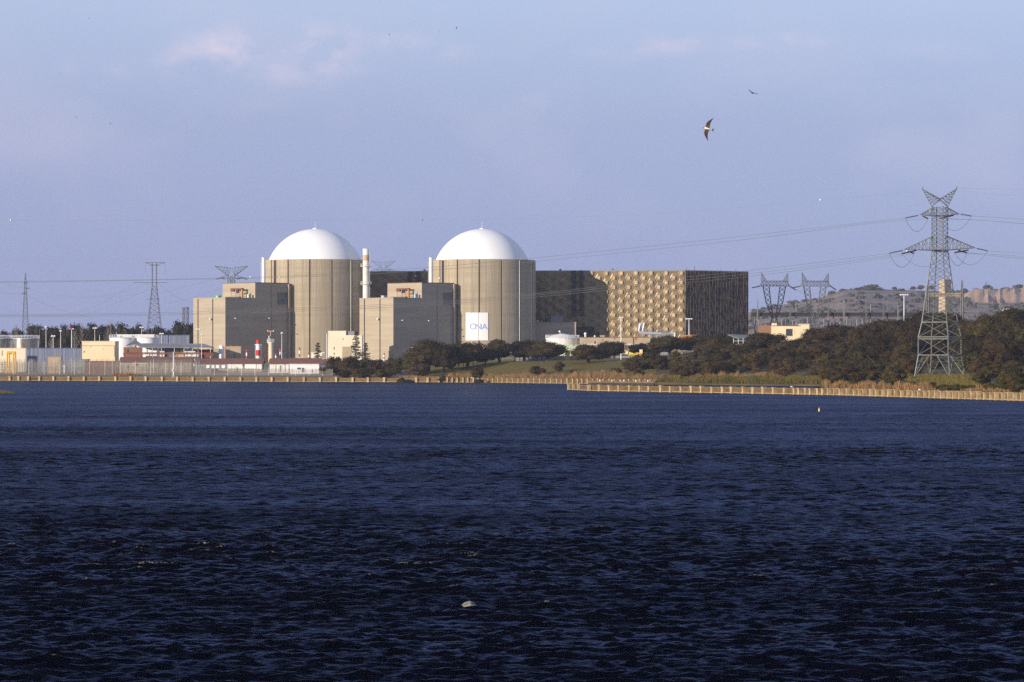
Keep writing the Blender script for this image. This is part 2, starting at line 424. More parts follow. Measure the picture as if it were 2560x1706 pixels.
# ---------------------------------------------------------------- water: one wind-ruffled sheet
def build_water():
    rng = np.random.default_rng(11)
    rows = [28.0]
    while rows[-1] < 1500: rows.append(rows[-1] * 1.0015 + .01)
    y = np.array(rows)
    inner = np.linspace(-1, 1, 700)
    outer = 1.0 + np.geomspace(.006, 12, 46)
    u = np.concatenate([-outer[::-1], inner, outer])
    hw = y * .20 + 1.5
    Xg = u[None, :] * hw[:, None]
    Yg = np.repeat(y[:, None], len(u), 1)
    Zg = np.zeros_like(Xg)
    dX = np.zeros_like(Xg); dY = np.zeros_like(Xg)
    # gust patches: broad areas of stronger and weaker chop
    gust = np.ones_like(Xg)
    for k in range(10):
        th = rng.uniform(0, 2 * math.pi); lam = rng.uniform(25, 160)
        kx, ky = math.cos(th) / lam * 2 * math.pi * .35, math.sin(th) / lam * 2 * math.pi
        gust += .11 * np.sin(kx * Xg + ky * Yg + rng.uniform(0, 6.28))
    gust = np.clip(gust, .5, 1.6)
    N = 64
    for k in range(N):
        lam = 0.24 * (2.6 / 0.24) ** ((k + rng.uniform(0, 1)) / N)
        th = rng.normal(math.radians(96), math.radians(27))
        kk = 2 * math.pi / lam
        kx, ky = kk * math.cos(th), kk * math.sin(th)
        amp = .0108 * lam ** .85 * (1.0 if lam < 1.3 else (1.3 / lam) ** .6)
        ph = kx * Xg + ky * Yg + rng.uniform(0, 6.28)
        # fade waves too fine for the mesh at that distance
        fade = np.clip((lam / (y * .0015 + .01) - 1.3) / 1.5, 0, 1)[:, None]
        a = amp * fade
        Zg += a * np.sin(ph)
        dX -= a * .8 * math.cos(th) * np.cos(ph) * -1
        dY -= a * .8 * math.sin(th) * np.cos(ph) * -1
    Zg *= gust
    Xg = Xg + dX * gust * .9; Yg = Yg + dY * gust * .9
    nr, nc = Zg.shape
    co = np.stack([Xg, Yg, Zg], -1).reshape(-1, 3).astype(np.float32)
    idx = np.arange(nr * nc).reshape(nr, nc)
    q = np.stack([idx[:-1, :-1], idx[:-1, 1:], idx[1:, 1:], idx[1:, :-1]], -1).reshape(-1, 4).astype(np.int32)
    me = bpy.data.meshes.new('water')
    me.vertices.add(len(co)); me.vertices.foreach_set('co', co.ravel())
    me.loops.add(q.size); me.loops.foreach_set('vertex_index', q.ravel())
    me.polygons.add(len(q)); me.polygons.foreach_set('loop_start', np.arange(0, q.size, 4, dtype=np.int32))
    me.polygons.foreach_set('use_smooth', np.ones(len(q), bool))
    me.update(calc_edges=True)
    ca_ = me.attributes.new('crest', 'FLOAT', 'POINT'); ca_.data.foreach_set('value', (Zg / Zg[y < 400].std()).astype(np.float32).ravel())
    m = bpy.data.materials.new('lake_water'); m.use_nodes = True
    Nn, L = m.node_tree.nodes, m.node_tree.links
    Nn.remove(Nn['Principled BSDF'])
    di = Nn.new('ShaderNodeBsdfDiffuse'); di.inputs['Color'].default_value = (.0018, .0024, .0060, 1)
    gl = Nn.new('ShaderNodeBsdfGlossy'); gl.inputs['Color'].default_value = (.335, .40, .62, 1); gl.inputs['Roughness'].default_value = .20
    fr = Nn.new('ShaderNodeFresnel'); fr.inputs['IOR'].default_value = 1.15
    mixs = Nn.new('ShaderNodeMixShader')
    pw = Nn.new('ShaderNodeMath'); pw.operation = 'POWER'; pw.inputs[1].default_value = 1.9
    lane = Nn.new('ShaderNodeTexNoise'); lane.inputs['Scale'].default_value = 1.0; lane.inputs['Detail'].default_value = 4
    lmp = Nn.new('ShaderNodeMapping'); lmp.inputs['Scale'].default_value = (.012, .05, 1)
    ltc = Nn.new('ShaderNodeTexCoord'); L.new(ltc.outputs['Object'], lmp.inputs[0]); L.new(lmp.outputs[0], lane.inputs['Vector'])
    lr = Nn.new('ShaderNodeMapRange'); lr.inputs['From Min'].default_value = .35; lr.inputs['From Max'].default_value = .65; lr.inputs['To Min'].default_value = .50; lr.inputs['To Max'].default_value = 1.0
    L.new(lane.outputs['Fac'], lr.inputs['Value'])
    ml = Nn.new('ShaderNodeMath'); ml.operation = 'MULTIPLY'
    L.new(fr.outputs[0], pw.inputs[0]); L.new(pw.outputs[0], ml.inputs[0]); L.new(lr.outputs[0], ml.inputs[1])
    L.new(ml.outputs[0], mixs.inputs[0]); L.new(di.outputs[0], mixs.inputs[1]); L.new(gl.outputs[0], mixs.inputs[2])
    # rare small whitecaps on the highest crests
    ca = Nn.new('ShaderNodeAttribute'); ca.attribute_name = 'crest'
    cr_ = Nn.new('ShaderNodeMapRange'); cr_.inputs['From Min'].default_value = 2.95; cr_.inputs['From Max'].default_value = 3.9
    L.new(ca.outputs['Fac'], cr_.inputs['Value'])
    fn = Nn.new('ShaderNodeTexNoise'); fn.inputs['Scale'].default_value = 9.0; fn.inputs['Detail'].default_value = 4
    L.new(ltc.outputs['Object'], fn.inputs['Vector'])
    fm = Nn.new('ShaderNodeMapRange'); fm.inputs['From Min'].default_value = .48; fm.inputs['From Max'].default_value = .62
    L.new(fn.outputs['Fac'], fm.inputs['Value'])
    ff = Nn.new('ShaderNodeMath'); ff.operation = 'MULTIPLY'; L.new(cr_.outputs[0], ff.inputs[0]); L.new(fm.outputs[0], ff.inputs[1])
    fo = Nn.new('ShaderNodeBsdfDiffuse'); fo.inputs['Color'].default_value = (.26, .235, .20, 1)
    mf = Nn.new('ShaderNodeMixShader'); L.new(ff.outputs[0], mf.inputs[0]); L.new(mixs.outputs[0], mf.inputs[1]); L.new(fo.outputs[0], mf.inputs[2])
    L.new(mf.outputs[0], Nn['Material Output'].inputs['Surface'])
    tc = Nn.new('ShaderNodeTexCoord')
    mp = Nn.new('ShaderNodeMapping'); mp.inputs['Scale'].default_value = (.42, 1.0, 1.0)
    L.new(tc.outputs['Object'], mp.inputs[0])
    n1 = Nn.new('ShaderNodeTexNoise'); n1.inputs['Scale'].default_value = 5.5; n1.inputs['Detail'].default_value = 5
    n2 = Nn.new('ShaderNodeTexNoise'); n2.inputs['Scale'].default_value = 1.1; n2.inputs['Detail'].default_value = 4
    L.new(mp.outputs[0], n1.inputs['Vector']); L.new(mp.outputs[0], n2.inputs['Vector'])
    b1 = Nn.new('ShaderNodeBump'); b1.inputs['Distance'].default_value = .05; b1.inputs['Strength'].default_value = 1
    b2 = Nn.new('ShaderNodeBump'); b2.inputs['Distance'].default_value = .20; b2.inputs['Strength'].default_value = 1
    L.new(n1.outputs['Fac'], b1.inputs['Height']); L.new(n2.outputs['Fac'], b2.inputs['Height'])
    L.new(b1.outputs[0], b2.inputs['Normal']); [L.new(b2.outputs[0], k.inputs['Normal']) for k in (di, gl, fr)]
    me.materials.append(m)
    o = bpy.data.objects.new('water', me); COL.objects.link(o)
    tag(o, kind='structure')
build_water()

# ---------------------------------------------------------------- reactor buildings
DR, RR = 1535.0, 24.7
def reactor(px, label):
    c = (X(px, DR), DR)
    t = thing('reactor_building', label, 'reactor building', (c[0], c[1], 7.0), 'domed reactor buildings')
    mb = MB()
    n = 15
    prof = []
    # fifteen wall segments with deep joints between them
    a0 = math.radians(-90 - 3.4 + 1.0)
    ring = []
    for k in range(n):
        a = a0 + 2 * math.pi * k / n
        gw = .35 / RR
        for j in range(0, 9):
            aa = a + gw + (2 * math.pi / n - 2 * gw) * j / 8
            ring.append((RR * math.cos(aa), RR * math.sin(aa)))
        ae = a + 2 * math.pi / n
        ring.append(((RR - .8) * math.cos(ae - gw * .8), (RR - .8) * math.sin(ae - gw * .8)))
        ring.append(((RR - .8) * math.cos(ae + gw * .8), (RR - .8) * math.sin(ae + gw * .8)))
    ztop = Z(652, DR)
    m = len(ring)
    vs = [(c[0] + x, c[1] + y, 6.5) for x, y in ring] + [(c[0] + x, c[1] + y, ztop) for x, y in ring]
    k2 = (RR - 1.6) / RR
    vs += [(c[0] + x * k2, c[1] + y * k2, ztop) for x, y in ring] + [(c[0] + x * k2, c[1] + y * k2, ztop - 1.2) for x, y in ring]
    fs = []
    for lv in range(3):
        for i in range(m):
            fs.append((lv * m + i, lv * m + (i + 1) % m, (lv + 1) * m + (i + 1) % m, (lv + 1) * m + i))
    fs.append(tuple(range(3 * m, 4 * m)))
    mb.add(vs, fs)
    wall = mb.build('containment_wall', M['containment'], t)
    # thin pale downpipe-like strips along some joints
    mb = MB()
    for deg in (66.0, 44.2):
        a = math.radians(-90 + deg)
        p = Vector((c[0] + (RR + .12) * math.cos(a), c[1] + (RR + .12) * math.sin(a), 7))
        mb.tube(p, p + Vector((0, 0, ztop - 7.5)), .12, 6)
    mb.build('downpipe', M['offwhite'], t)
    # dome: spherical cap springing inside the parapet
    Rs = 23.0; zc = Z(573, DR) - Rs
    d = MB()
    pr = []
    for i in range(41):
        th = math.radians(2 + (70 - 2) * i / 40)
        pr.append((Rs * math.sin(th), zc + Rs * math.cos(th)))
    pr = [(.05, zc + Rs)] + pr
    pr.append((pr[-1][0], ztop - 1.3))
    d.lathe(c, pr[::-1], 96)
    dome = d.build('dome', M['dome'], t, smooth=True)
    e = MB()
    e.tube((c[0], c[1], zc + Rs - .1), (c[0], c[1], zc + Rs + 3.4), .09, 6, .04)
    e.lathe(c, [(1.1, zc + Rs - .2), (1.1, zc + Rs + .35), (.3, zc + Rs + .5)], 16)
    e.build('finial', M['white'], dome)
    return t
rb1 = reactor(788, 'domed concrete reactor building standing clear of the banner, behind the tall conifer and cream shed')
rb2 = reactor(1205, 'domed concrete reactor building that carries the white banner with blue letters')

# banner with the three blue letters
def banner():
    t = thing('banner', 'white square banner with blue letters hung on the concrete wall', 'banner', (X(1205, DR), DR, 18))
    c = (X(1205, DR), DR)
    Rb = RR + .22
    def ang(px):                         # heading on the drum for a photo column
        s = (px - 1205) * (DR - 22) / F / Rb
        return math.asin(max(-1, min(1, s))) - math.pi / 2
    x0, x1, zt, zb = 1165.5, 1221.5, Z(782, 1511), Z(851.5, 1511)
    mb = MB(); n = 24
    vs, fs = [], []
    for i in range(n + 1):
        a = ang(x0) + (ang(x1) - ang(x0)) * i / n
        for rr_, z in ((Rb, zb), (Rb, zt), (Rb - .1, zt), (Rb - .1, zb)):
            vs.append((c[0] + rr_ * math.cos(a), c[1] + rr_ * math.sin(a), z))
    for i in range(n):
        for j in range(4):
            fs.append((i * 4 + j, (i + 1) * 4 + j, (i + 1) * 4 + (j + 1) % 4, i * 4 + (j + 1) % 4))
    fs += [(0, 1, 2, 3), (n * 4 + 3, n * 4 + 2, n * 4 + 1, n * 4)]
    mb.add(vs, fs)
    cloth = mb.build('cloth', M['white'], t)
    lb = MB()
    def ribbon(pts, w):                 # pts in photo pixels on the banner; flat stroke wrapped round the drum
        for (p, q) in zip(pts[:-1], pts[1:]):
            p, q = Vector(p), Vector(q)
            d = (q - p).normalized(); nn = Vector((-d.y, d.x)) * w / 2
            k = max(1, int((q - p).length / 2))
            for i in range(k):
                u = p + (q - p) * i / k - d * .3; v = p + (q - p) * (i + 1) / k + d * .3
                quad = [u - nn, v - nn, v + nn, u + nn]
                vs = []
                for r_ in (Rb + .05, Rb + .09):
                    for w_ in quad:
                        a = ang(w_.x)
                        vs.append((c[0] + r_ * math.cos(a), c[1] + r_ * math.sin(a), Z(w_.y, 1511)))
                lb.add(vs, [(0, 1, 2, 3), (4, 5, 6, 7), (0, 1, 5, 4), (1, 2, 6, 5), (2, 3, 7, 6), (3, 0, 4, 7)])
    out = []
    def letter(name, strokes, w):
        nonlocal lb
        lb = MB()
        for s in strokes: ribbon(s, w)
        return lb.build(name, M['letter'], t)
    C = [(1183.5 + 6.6 * math.cos(math.radians(a)), 816.5 + 6.4 * math.sin(math.radians(a))) for a in range(-48, -316, -16)]
    letter('letter_c', [C], 2.3)
    letter('letter_n', [[(1190.5, 823.2), (1190.5, 810.5), (1203.5, 823.0), (1203.5, 810)]], 2.3)
    letter('letter_a', [[(1206.5, 823.2), (1212.5, 810.3), (1218.8, 823.2)], [(1208.5, 819.5), (1216.5, 819.5)]], 2.2)
    # centre seam of the cloth
    lb = MB(); ribbon([(1197.6, 782.4), (1197.6, 851)], .45)
    lb.build('seam', M['greypanel'], t)
M['letter'] = mat('faded_blue_print', (.30, .44, .78), rough=.7)
banner()

# ---------------------------------------------------------------- auxiliary buildings in front of the drums
def aux(px_c, lamps, label):
    D0 = 1485.0
    C = (X(px_c, D0), D0)
    u, v = (.719, .695), (-.695, .719)
    t = thing('auxiliary_building', label, 'plant building', (C[0], C[1], 7), 'stepped concrete buildings')
    zl, zu = Z(744.5, D0), Z(708, D0 + 14)
    mb = MB(); mb.obox(C, u, v, 0, 17.2, 0, 22.8, 6, zl - .35)
    lower = mb.build('lower_block', M['concrete'], t)
    mb = MB()                            # parapet kerb round the lower roof
    mb.obox(C, u, v, -.06, .5, -.06, 22.86, zl - .346, zl + .1)
    mb.obox(C, u, v, .504, 17.15, -.06, .5, zl - .346, zl + .1)
    mb.build('parapet', M['concrete'], lower)
    mb = MB(); mb.obox(C, u, v, 17.204, 37.0, .003, 23.1, 6, zu)
    upper = mb.build('upper_block', M['concrete'], t)
    mb = MB(); mb.obox(C, u, v, 17.15, 37.05, -.06, 23.15, zu + .004, zu + .3)
    mb.build('roof_edge', M['coping'], upper)
    for b in (8.9, 19.4):                # vertical joints on the sunny end wall
        mb = MB(); mb.obox(C, u, v, -.06, -.004, b - .32, b + .32, 6.2, zl - .4)
        mb.build('wall_joint', M['joint'], lower)
    mb = MB(); mb.obox(C, u, v, 30.3, 36.4, -.12, -.004, Z(761.5, 1507), Z(731.8, 1507))
    mb.build('louvre', M['steel_dark'], upper)
    mb = MB(); mb.obox(C, u, v, 36.2, 37.1, -.9, -.004, 6, zu - .3)  # pale pier added to show a sunlit sliver at the corner
    mb.build('sunlit_return_pier', M['tan'], upper)
    mb = MB(); mb.obox(C, u, v, 26.6, 26.75, -.15, -.004, 12, zu - 1)
    mb.build('cable_duct', M['greypanel'], upper)
    for k, (a, z) in enumerate(lamps):
        mb = MB()
        p = Vector((C[0] + u[0] * a, C[1] + u[1] * a, z)); nrm = Vector((v[0], v[1], 0)) * -1
        mb.tube(p, p + nrm * .9, .07, 6)
        mb.ball(p + nrm * 1.0, .38, 8, .7)
        mb.build('wall_lamp', M['white'], t)
    # scattered bolt-hole marks of the formwork on the end wall
    mb = MB(); rr = random.Random(int(px_c))
    for _ in range(14):
        b, z = rr.uniform(1, 21.6), rr.uniform(12, zl - 3)
        mb.obox(C, u, v, -.03, -.004, b, b + .2, z, z + .2)
    ss = mb.build('formwork_mark', M['joint'], lower); ss['kind'] = 'stuff'
    return C, u, v, zl, zu
C1, U, V, ZL, ZU = aux(563.4, [(5.0, Z(796, 1483)), (24.5, Z(796, 1500))], 'stepped concrete block rising behind the grey canopy and white silo')
C2, _, _, _, _ = aux(983.4, [(4.6, Z(801, 1483)), (20.5, Z(802, 1495))], 'stepped concrete block between the two domed drums, behind the cream shed')
def on(C, a, b, z): return Vector((C[0] + U[0] * a + V[0] * b, C[1] + U[1] * a + V[1] * b, z))

# light fittings on the sunny end walls are small globes
for C, lb in ((C1, 'small round globe lamp on the sunlit end wall above the grey canopy'), (C2, 'small round globe lamp on the sunlit end wall behind the conifer')):
    t = thing('globe_lamp', lb, 'lamp', on(C, -.1, 9.6, ZL - 9.5))
    mb = MB(); p = on(C, 0, 9.6, ZL - 9.5); q = on(C, -.9, 9.6, ZL - 9.5)
    mb.tube(p, q, .08, 6); mb.build('bracket', M['steel_dark'], t)
    mb = MB(); mb.ball(q, .52, 12); mb.build('globe', M['offwhite'], t, True)

# roof plant on the lower roofs
def roof_plant(C, crate, crate_label, crane_label, panel_label):
    t = thing('roof_hoist', crane_label, 'hoist', on(C, 14.2, 9, ZL))
    mb = MB(); mb.obox(C, U, V, 13.9, 14.6, 5.2, 5.9, ZL + .1, Z(723, 1490)); mb.build('post', M['orange'], t)
    mb = MB(); mb.obox(C, U, V, 13.85, 14.9, 5.1, 13.5, Z(723, 1490) + .004, Z(723, 1490) + .6)
    mb.obox(C, U, V, 13.9, 14.8, 11.2, 13.5, Z(723, 1490) - .9, Z(723, 1490)); mb.build('jib', M['redbrown'], t)
    mb = MB()
    for b in (7.5, 10.2, 13.2): mb.tube(on(C, 14.2, b, ZL + .1), on(C, 14.2, b, Z(724, 1490)), .07, 5)
    for z in (ZL + 1.4, ZL + 2.3): mb.tube(on(C, 14.2, 5.9, z), on(C, 14.2, 13.4, z), .06, 5)
    mb.build('guard_rail', M['steel_dark'], t)
    mb = MB(); mb.obox(C, U, V, 13.6, 14.9, 7.0, 15.5, ZL + .15, ZL + .75); mb.build('platform', M['redbrown'], t)
    t = thing('roof_crate', crate_label, 'crate', on(C, 6, 17.4, ZL))
    mb = MB(); mb.obox(C, U, V, 11.9, 13.7, 19.8, 21.5, ZL - .34, ZL + 1.25); mb.build('box', M[crate], t)
    mb = MB(); mb.obox(C, U, V, 11.8, 13.8, 19.7, 21.6, ZL + 1.254, ZL + 1.4); mb.build('lid', M[crate], t)
    t = thing('roof_cabinet', panel_label, 'cabinet', on(C, 16.5, 2, ZL))
    mb = MB(); mb.obox(C, U, V, 14.3, 15.9, 1.1, 2.2, ZL - .34, ZL + 1.7); mb.build('box', M['palegreen' if crate == 'green' else 'skyblue'], t)
    mb = MB(); mb.tube(on(C, 14.6, 3, ZL), on(C, 14.6, 3, ZL + 3.3), .16, 6); mb.tube(on(C, 14.6, 3, ZL + 2.4), on(C, 14.6, 4.6, ZL + 1.9), .35, 6); mb.build('dark_flue', M['steel_dark'], t)
roof_plant(C1, 'green', 'bright green crate on the lower roof of the stepped block above the grey canopy',
           'rusty orange hoist frame on the roof step, close to the bright green crate', 'pale green cabinet with dark flue on the roof step beside the green crate roof')
roof_plant(C2, 'skyblue', 'pale blue crate on the lower roof right of the tall chimney',
           'rusty orange hoist frame on the roof step, close to the pale blue crate', 'pale blue cabinet with dark flue on the roof step right of the chimney')

# vent stacks beside the drums and the tall chimney between them
for px, top, lb in ((659, 644.5, 'slim white vent stack beside the domed drum without a banner'), (1077.5, 644.5, 'slim white vent stack beside the domed drum with the banner')):
    t = thing('vent_stack', lb, 'vent stack', (X(px, 1513), 1513, ZU))
    c = (X(px, 1513), 1513)
    mb = MB(); mb.lathe(c, [(.82, ZU - .5), (.82, Z(top, 1513))], 20); mb.build('pipe', M['white'], t, True)
    mb = MB(); mb.lathe(c, [(.9, Z(top, 1513) - .35), (.9, Z(top, 1513) + .06)], 20); mb.build('rim', M['offwhite'], t, True)
    mb = MB()
    for i in range(6):
        z = ZU + 1.2 + i * 1.6; mb.tube((c[0] - .8, c[1], z), (c[0] - 1.25, c[1] - .2, z), .06, 4)
    mb.tube((c[0] - 1.25, c[1] - .2, ZU), (c[0] - 1.25, c[1] - .2, ZU + 10), .05, 4)
    mb.build('ladder', M['offwhite'], t)
def chimney():
    D = 1520.0; c = (X(915, D), D)
    t = thing('chimney', 'tall white chimney with a tan band and two ringed platforms between the drums', 'chimney', (c[0], c[1], 8))
    mb = MB(); mb.lathe(c, [(1.5, 7), (1.46, Z(652, D))], 24)
    mb.build('shaft', M['offwhite'], t, True)
    mb = MB(); mb.lathe(c, [(1.47, Z(652, D) + .004), (1.45, Z(638, D))], 24); mb.build('tan_band', M['rust_band'], t, True)
    mb = MB(); mb.lathe(c, [(1.46, Z(638, D) + .004), (1.46, Z(622.5, D)), (1.2, Z(622.5, D)), (1.2, Z(624, D))], 24); mb.build('top_section', M['white'], t, True)
    for y in (666.5, 711):
        z = Z(y, D)
        mb = MB(); mb.lathe(c, [(1.5, z - .25), (2.5, z - .1), (2.5, z + .1), (1.5, z + .1)], 20); pl = mb.build('platform', M['offwhite'], t)
        mb = MB()
        for i in range(12):
            a = i * math.pi / 6; mb.tube((c[0] + 2.45 * math.cos(a), c[1] + 2.45 * math.sin(a), z), (c[0] + 2.45 * math.cos(a), c[1] + 2.45 * math.sin(a), z + 1.2), .05, 4)
        for zz in (.6, 1.2): mb.path([(c[0] + 2.45 * math.cos(a * math.pi / 12), c[1] + 2.45 * math.sin(a * math.pi / 12), z + zz) for a in range(25)], .05, 4)
        mb.build('railing', M['offwhite'], pl)
    mb = MB()
    for s in (-.25, .25): mb.tube((c[0] + 1.75, c[1] - .6 + s, 30), (c[0] + 1.75, c[1] - .6 + s, Z(625, D)), .07, 4)
    for i in range(30): mb.tube((c[0] + 1.75, c[1] - .85, 36 + i * .75), (c[0] + 1.75, c[1] - .35, 36 + i * .75), .04, 4)
    mb.build('ladder', M['offwhite'], t)
chimney()

# ---------------------------------------------------------------- turbine hall with relief panel front and ribbed side
def turbine_hall():
    A = Vector((X(900, 1569), 1569)); B = Vector((X(1712, 1550), 1550))
    Cc = B + Vector((31.0, 22.6))
    zt = Z(675.6, 1550)
    d = (B - A).normalized(); nrm = Vector((d.y, -d.x))
    t = thing('turbine_hall', 'long dark hall with bronze relief panels and a ribbed dark end wall', 'turbine hall', (B.x, B.y, 8))
    back = A + Vector((30, 60))
    mb = MB(); mb.prism([A, B, Cc, Cc + Vector((-40, 45)), back], 6, zt - .5)
    body = mb.build('hall_body', M['cladding_dark'], t)
    mb = MB(); mb.prism([A - nrm * -.1, B + Vector((.1, -.1)), Cc + Vector((.2, 0)), Cc + Vector((-40, 45)), back], zt - .496, zt)
    roof = mb.build('roof', M['greypanel'], t)
    # relief: staggered hexagons, each with a raised wedge
    mb = MB()
    L = (B - A).length
    def Q(s, z, k): 
        p = A + d * s + nrm * (.02 + k)
        return (p.x, p.y, z)
    dx, dz = 7.0, 4.34
    z0 = 9.0
    rr = random.Random(5)
    row = 0
    zc = zt - 1.4
    while zc > z0:
        s = L - 1.2 - (dx / 2 if row % 2 else 0)
        while s > 2.5:
            hx = [(2.33, 0), (1.17, 2.17), (-1.17, 2.17), (-2.33, 0), (-1.17, -2.17), (1.17, -2.17)]
            j = rr.uniform(-.05, .05)
            def cl(a, z): return (min(max(s + a, .05), L), min(zc + z, zt - .5))
            outer = [Q(*cl(a, b), 0.0) for a, b in hx]
            inner = [Q(*cl(a * .74, b * .74), .12 + j * .5 + rr.uniform(-.06, .06)) for a, b in hx]
            cen = Q(*cl(0, 0), .15 + j)
            mb.add(outer + inner + [cen], [f[::-1] for f in [(i, (i + 1) % 6, 6 + (i + 1) % 6, 6 + i) for i in range(6)]] + [(6 + (i + 1) % 6, 6 + i, 12) for i in range(6)])
            k = .06
            wv = [Q(*cl(-1.35, -.85), k), Q(*cl(-1.35, .8), k), Q(*cl(.22, -.8), .84 + j), Q(*cl(.22, .72), .76 + j), Q(*cl(1.05, -.75), k), Q(*cl(1.05, .7), k)]
            mb.add(wv, [(0, 2, 3, 1), (2, 4, 5, 3), (0, 4, 2), (1, 3, 5)])
            s -= dx
        zc -= dz / 2; row += 1
    # plain sheet behind the wedges
    mb.add([Q(0, 7, -.005), Q(L, 7, -.005), Q(L, zt - .5, -.005), Q(0, zt - .5, -.005)], [(0, 1, 2, 3)])
    mb.build('relief_front', M['pattern'], t)
    mb = MB()
    for px in (1018, 1038, 1435, 1453.5):  # raised near-black strips stand in for the shade of recessed slots
        s = (Vector((X(px, 1556), 1556)) - A).dot(d)
        a, b = s - .95, s + .95
        p, q = A + d * a, A + d * b
        mb = MB(); mb.prism([p + nrm * 1.2, q + nrm * 1.2, q + nrm * 1.6, p + nrm * 1.6], Z(790, 1550) if px > 1200 else 30, zt - .1)
        mb.build('recess_shade_strip', M['joint'], t)
    # ribs of the end wall
    e = (Cc - B); Le = e.length; e = e.normalized(); en = Vector((e.y, -e.x))
    mb = MB(); n = 40
    for i in range(n + 1):
        s = .25 + (Le - .5) * i / n
        p = B + e * (s - .08); q = B + e * (s + .08)
        mb.prism([p + en * .03, q + en * .03, q + en * .5, p + en * .5], 7, zt - .2)
    mb.build('rib_cladding', M['rib'], t)
    for k in (.2, .35, .62, .78):                       # vents along the roof edge
        mb = MB(); p = A + d * L * k + Vector((0, 3)); mb.lathe(p, [(.5, zt), (.5, zt + .7), (.2, zt + .9)], 8); mb.build('roof_vent', M['steel_dark'], roof)
    for k, hh in ((6, 2.2), (1, 1.2), (22, .9), (31, 1.1)):
        mb = MB(); p = B + e * k; mb.tube((p.x, p.y + 2, zt), (p.x, p.y + 2, zt + hh), .15, 6); mb.build('roof_mast', M['steel_dark'], roof)
turbine_hall()

# annexes at the foot of the hall, in the drum's shade
def shed(name, label, cat, px0, px1, ytop, D, depth, m, zb=None, roofm=None, over=.2, group=None, rot=0.0, parts=None):
    x0, x1 = X(px0, D), X(px1, D)
    zb = gxy((x0 + x1) / 2, D) - .3 if zb is None else zb
    zt = Z(ytop, D)
    t = thing(name, label, cat, ((x0 + x1) / 2, D, zb), group)
    c, s = math.cos(rot), math.sin(rot)
    u, v = (c, s), (-s, c)
    mb = MB(); mb.obox((x0, D, 0), u, v, 0, x1 - x0, 0, depth, zb, zt - .25)
    w = mb.build('wall', m, t)
    mb = MB(); mb.obox((x0, D, 0), u, v, -over, x1 - x0 + over, -over, depth + over, zt - .246, zt)
    mb.build('roof', roofm or m, t)
    def panel(nm, a0, a1, y0, y1, mm, proud=.06):
        b = MB(); b.obox((x0, D, 0), u, v, (a0 - px0) * D / F, (a1 - px0) * D / F, -proud, -.004, Z(y1, D), Z(y0, D))
        return b.build(nm, mm, w)
    for p in parts or []: panel(*p)
    return t
shed('annex_building', 'low windowless annex in deep shade right of the banner drum', 'annex', 1338, 1440, 805.5, 1540, 9, M['concrete'], 7)
shed('annex_building', 'smaller dark annex with a maroon vent strip in the shade', 'annex', 1442, 1486, 818, 1550, 3, M['cladding_dark'], 7,
     parts=[('vent_strip', 1443, 1466, 825, 831, M['redbrown'])])
shed('roof_duct', 'grey sheet duct housing high in the shade above the low annex', 'duct', 1378, 1408, 789, 1549, 3, M['greypanel'], Z(805.5, 1540))

# ---------------------------------------------------------------- shore walls
def wall_line(pxs, off=0.0):
    return [Vector((X(p, shore(p) - off), shore(p) - off)) for p in pxs]
def strip(mb, pts, t0, t1, z0, z1):
    """a wall that follows a line of points; t0..t1 is its thickness behind the line"""
    n = len(pts); A, B = [], []
    for i, p in enumerate(pts):
        d = (pts[min(i + 1, n - 1)] - pts[max(i - 1, 0)]).normalized()
        nn = Vector((-d.y, d.x))
        A.append(p + nn * t0); B.append(p + nn * t1)
    vs = [(p.x, p.y, z0) for p in A] + [(p.x, p.y, z1) for p in A] + [(p.x, p.y, z1) for p in B] + [(p.x, p.y, z0) for p in B]
    fs = []
    for k in range(4):
        for i in range(n - 1):
            a, b = k * n + i, ((k + 1) % 4) * n + i
            fs.append((a, a + 1, b + 1, b))
    fs += [(0, n, 2 * n, 3 * n), (n - 1, 4 * n - 1, 3 * n - 1, 2 * n - 1)]
    mb.add(vs, fs)
def pier(p, d, w, z1, proud=.75):
    nn = Vector((-d.y, d.x)); q = MB()
    c = [p - d * w / 2 - nn * proud, p + d * w / 2 - nn * proud, p + d * w / 2 + nn * .2, p - d * w / 2 + nn * .2]
    q.prism(c, -1.5, z1)
    cap = [p - d * (w / 2 + .12) - nn * (proud + .1), p + d * (w / 2 + .12) - nn * (proud + .1), p + d * (w / 2 + .12) + nn * .2, p - d * (w / 2 + .12) + nn * .2]
    q.prism(cap, z1 + .003, z1 + .2)
    return q
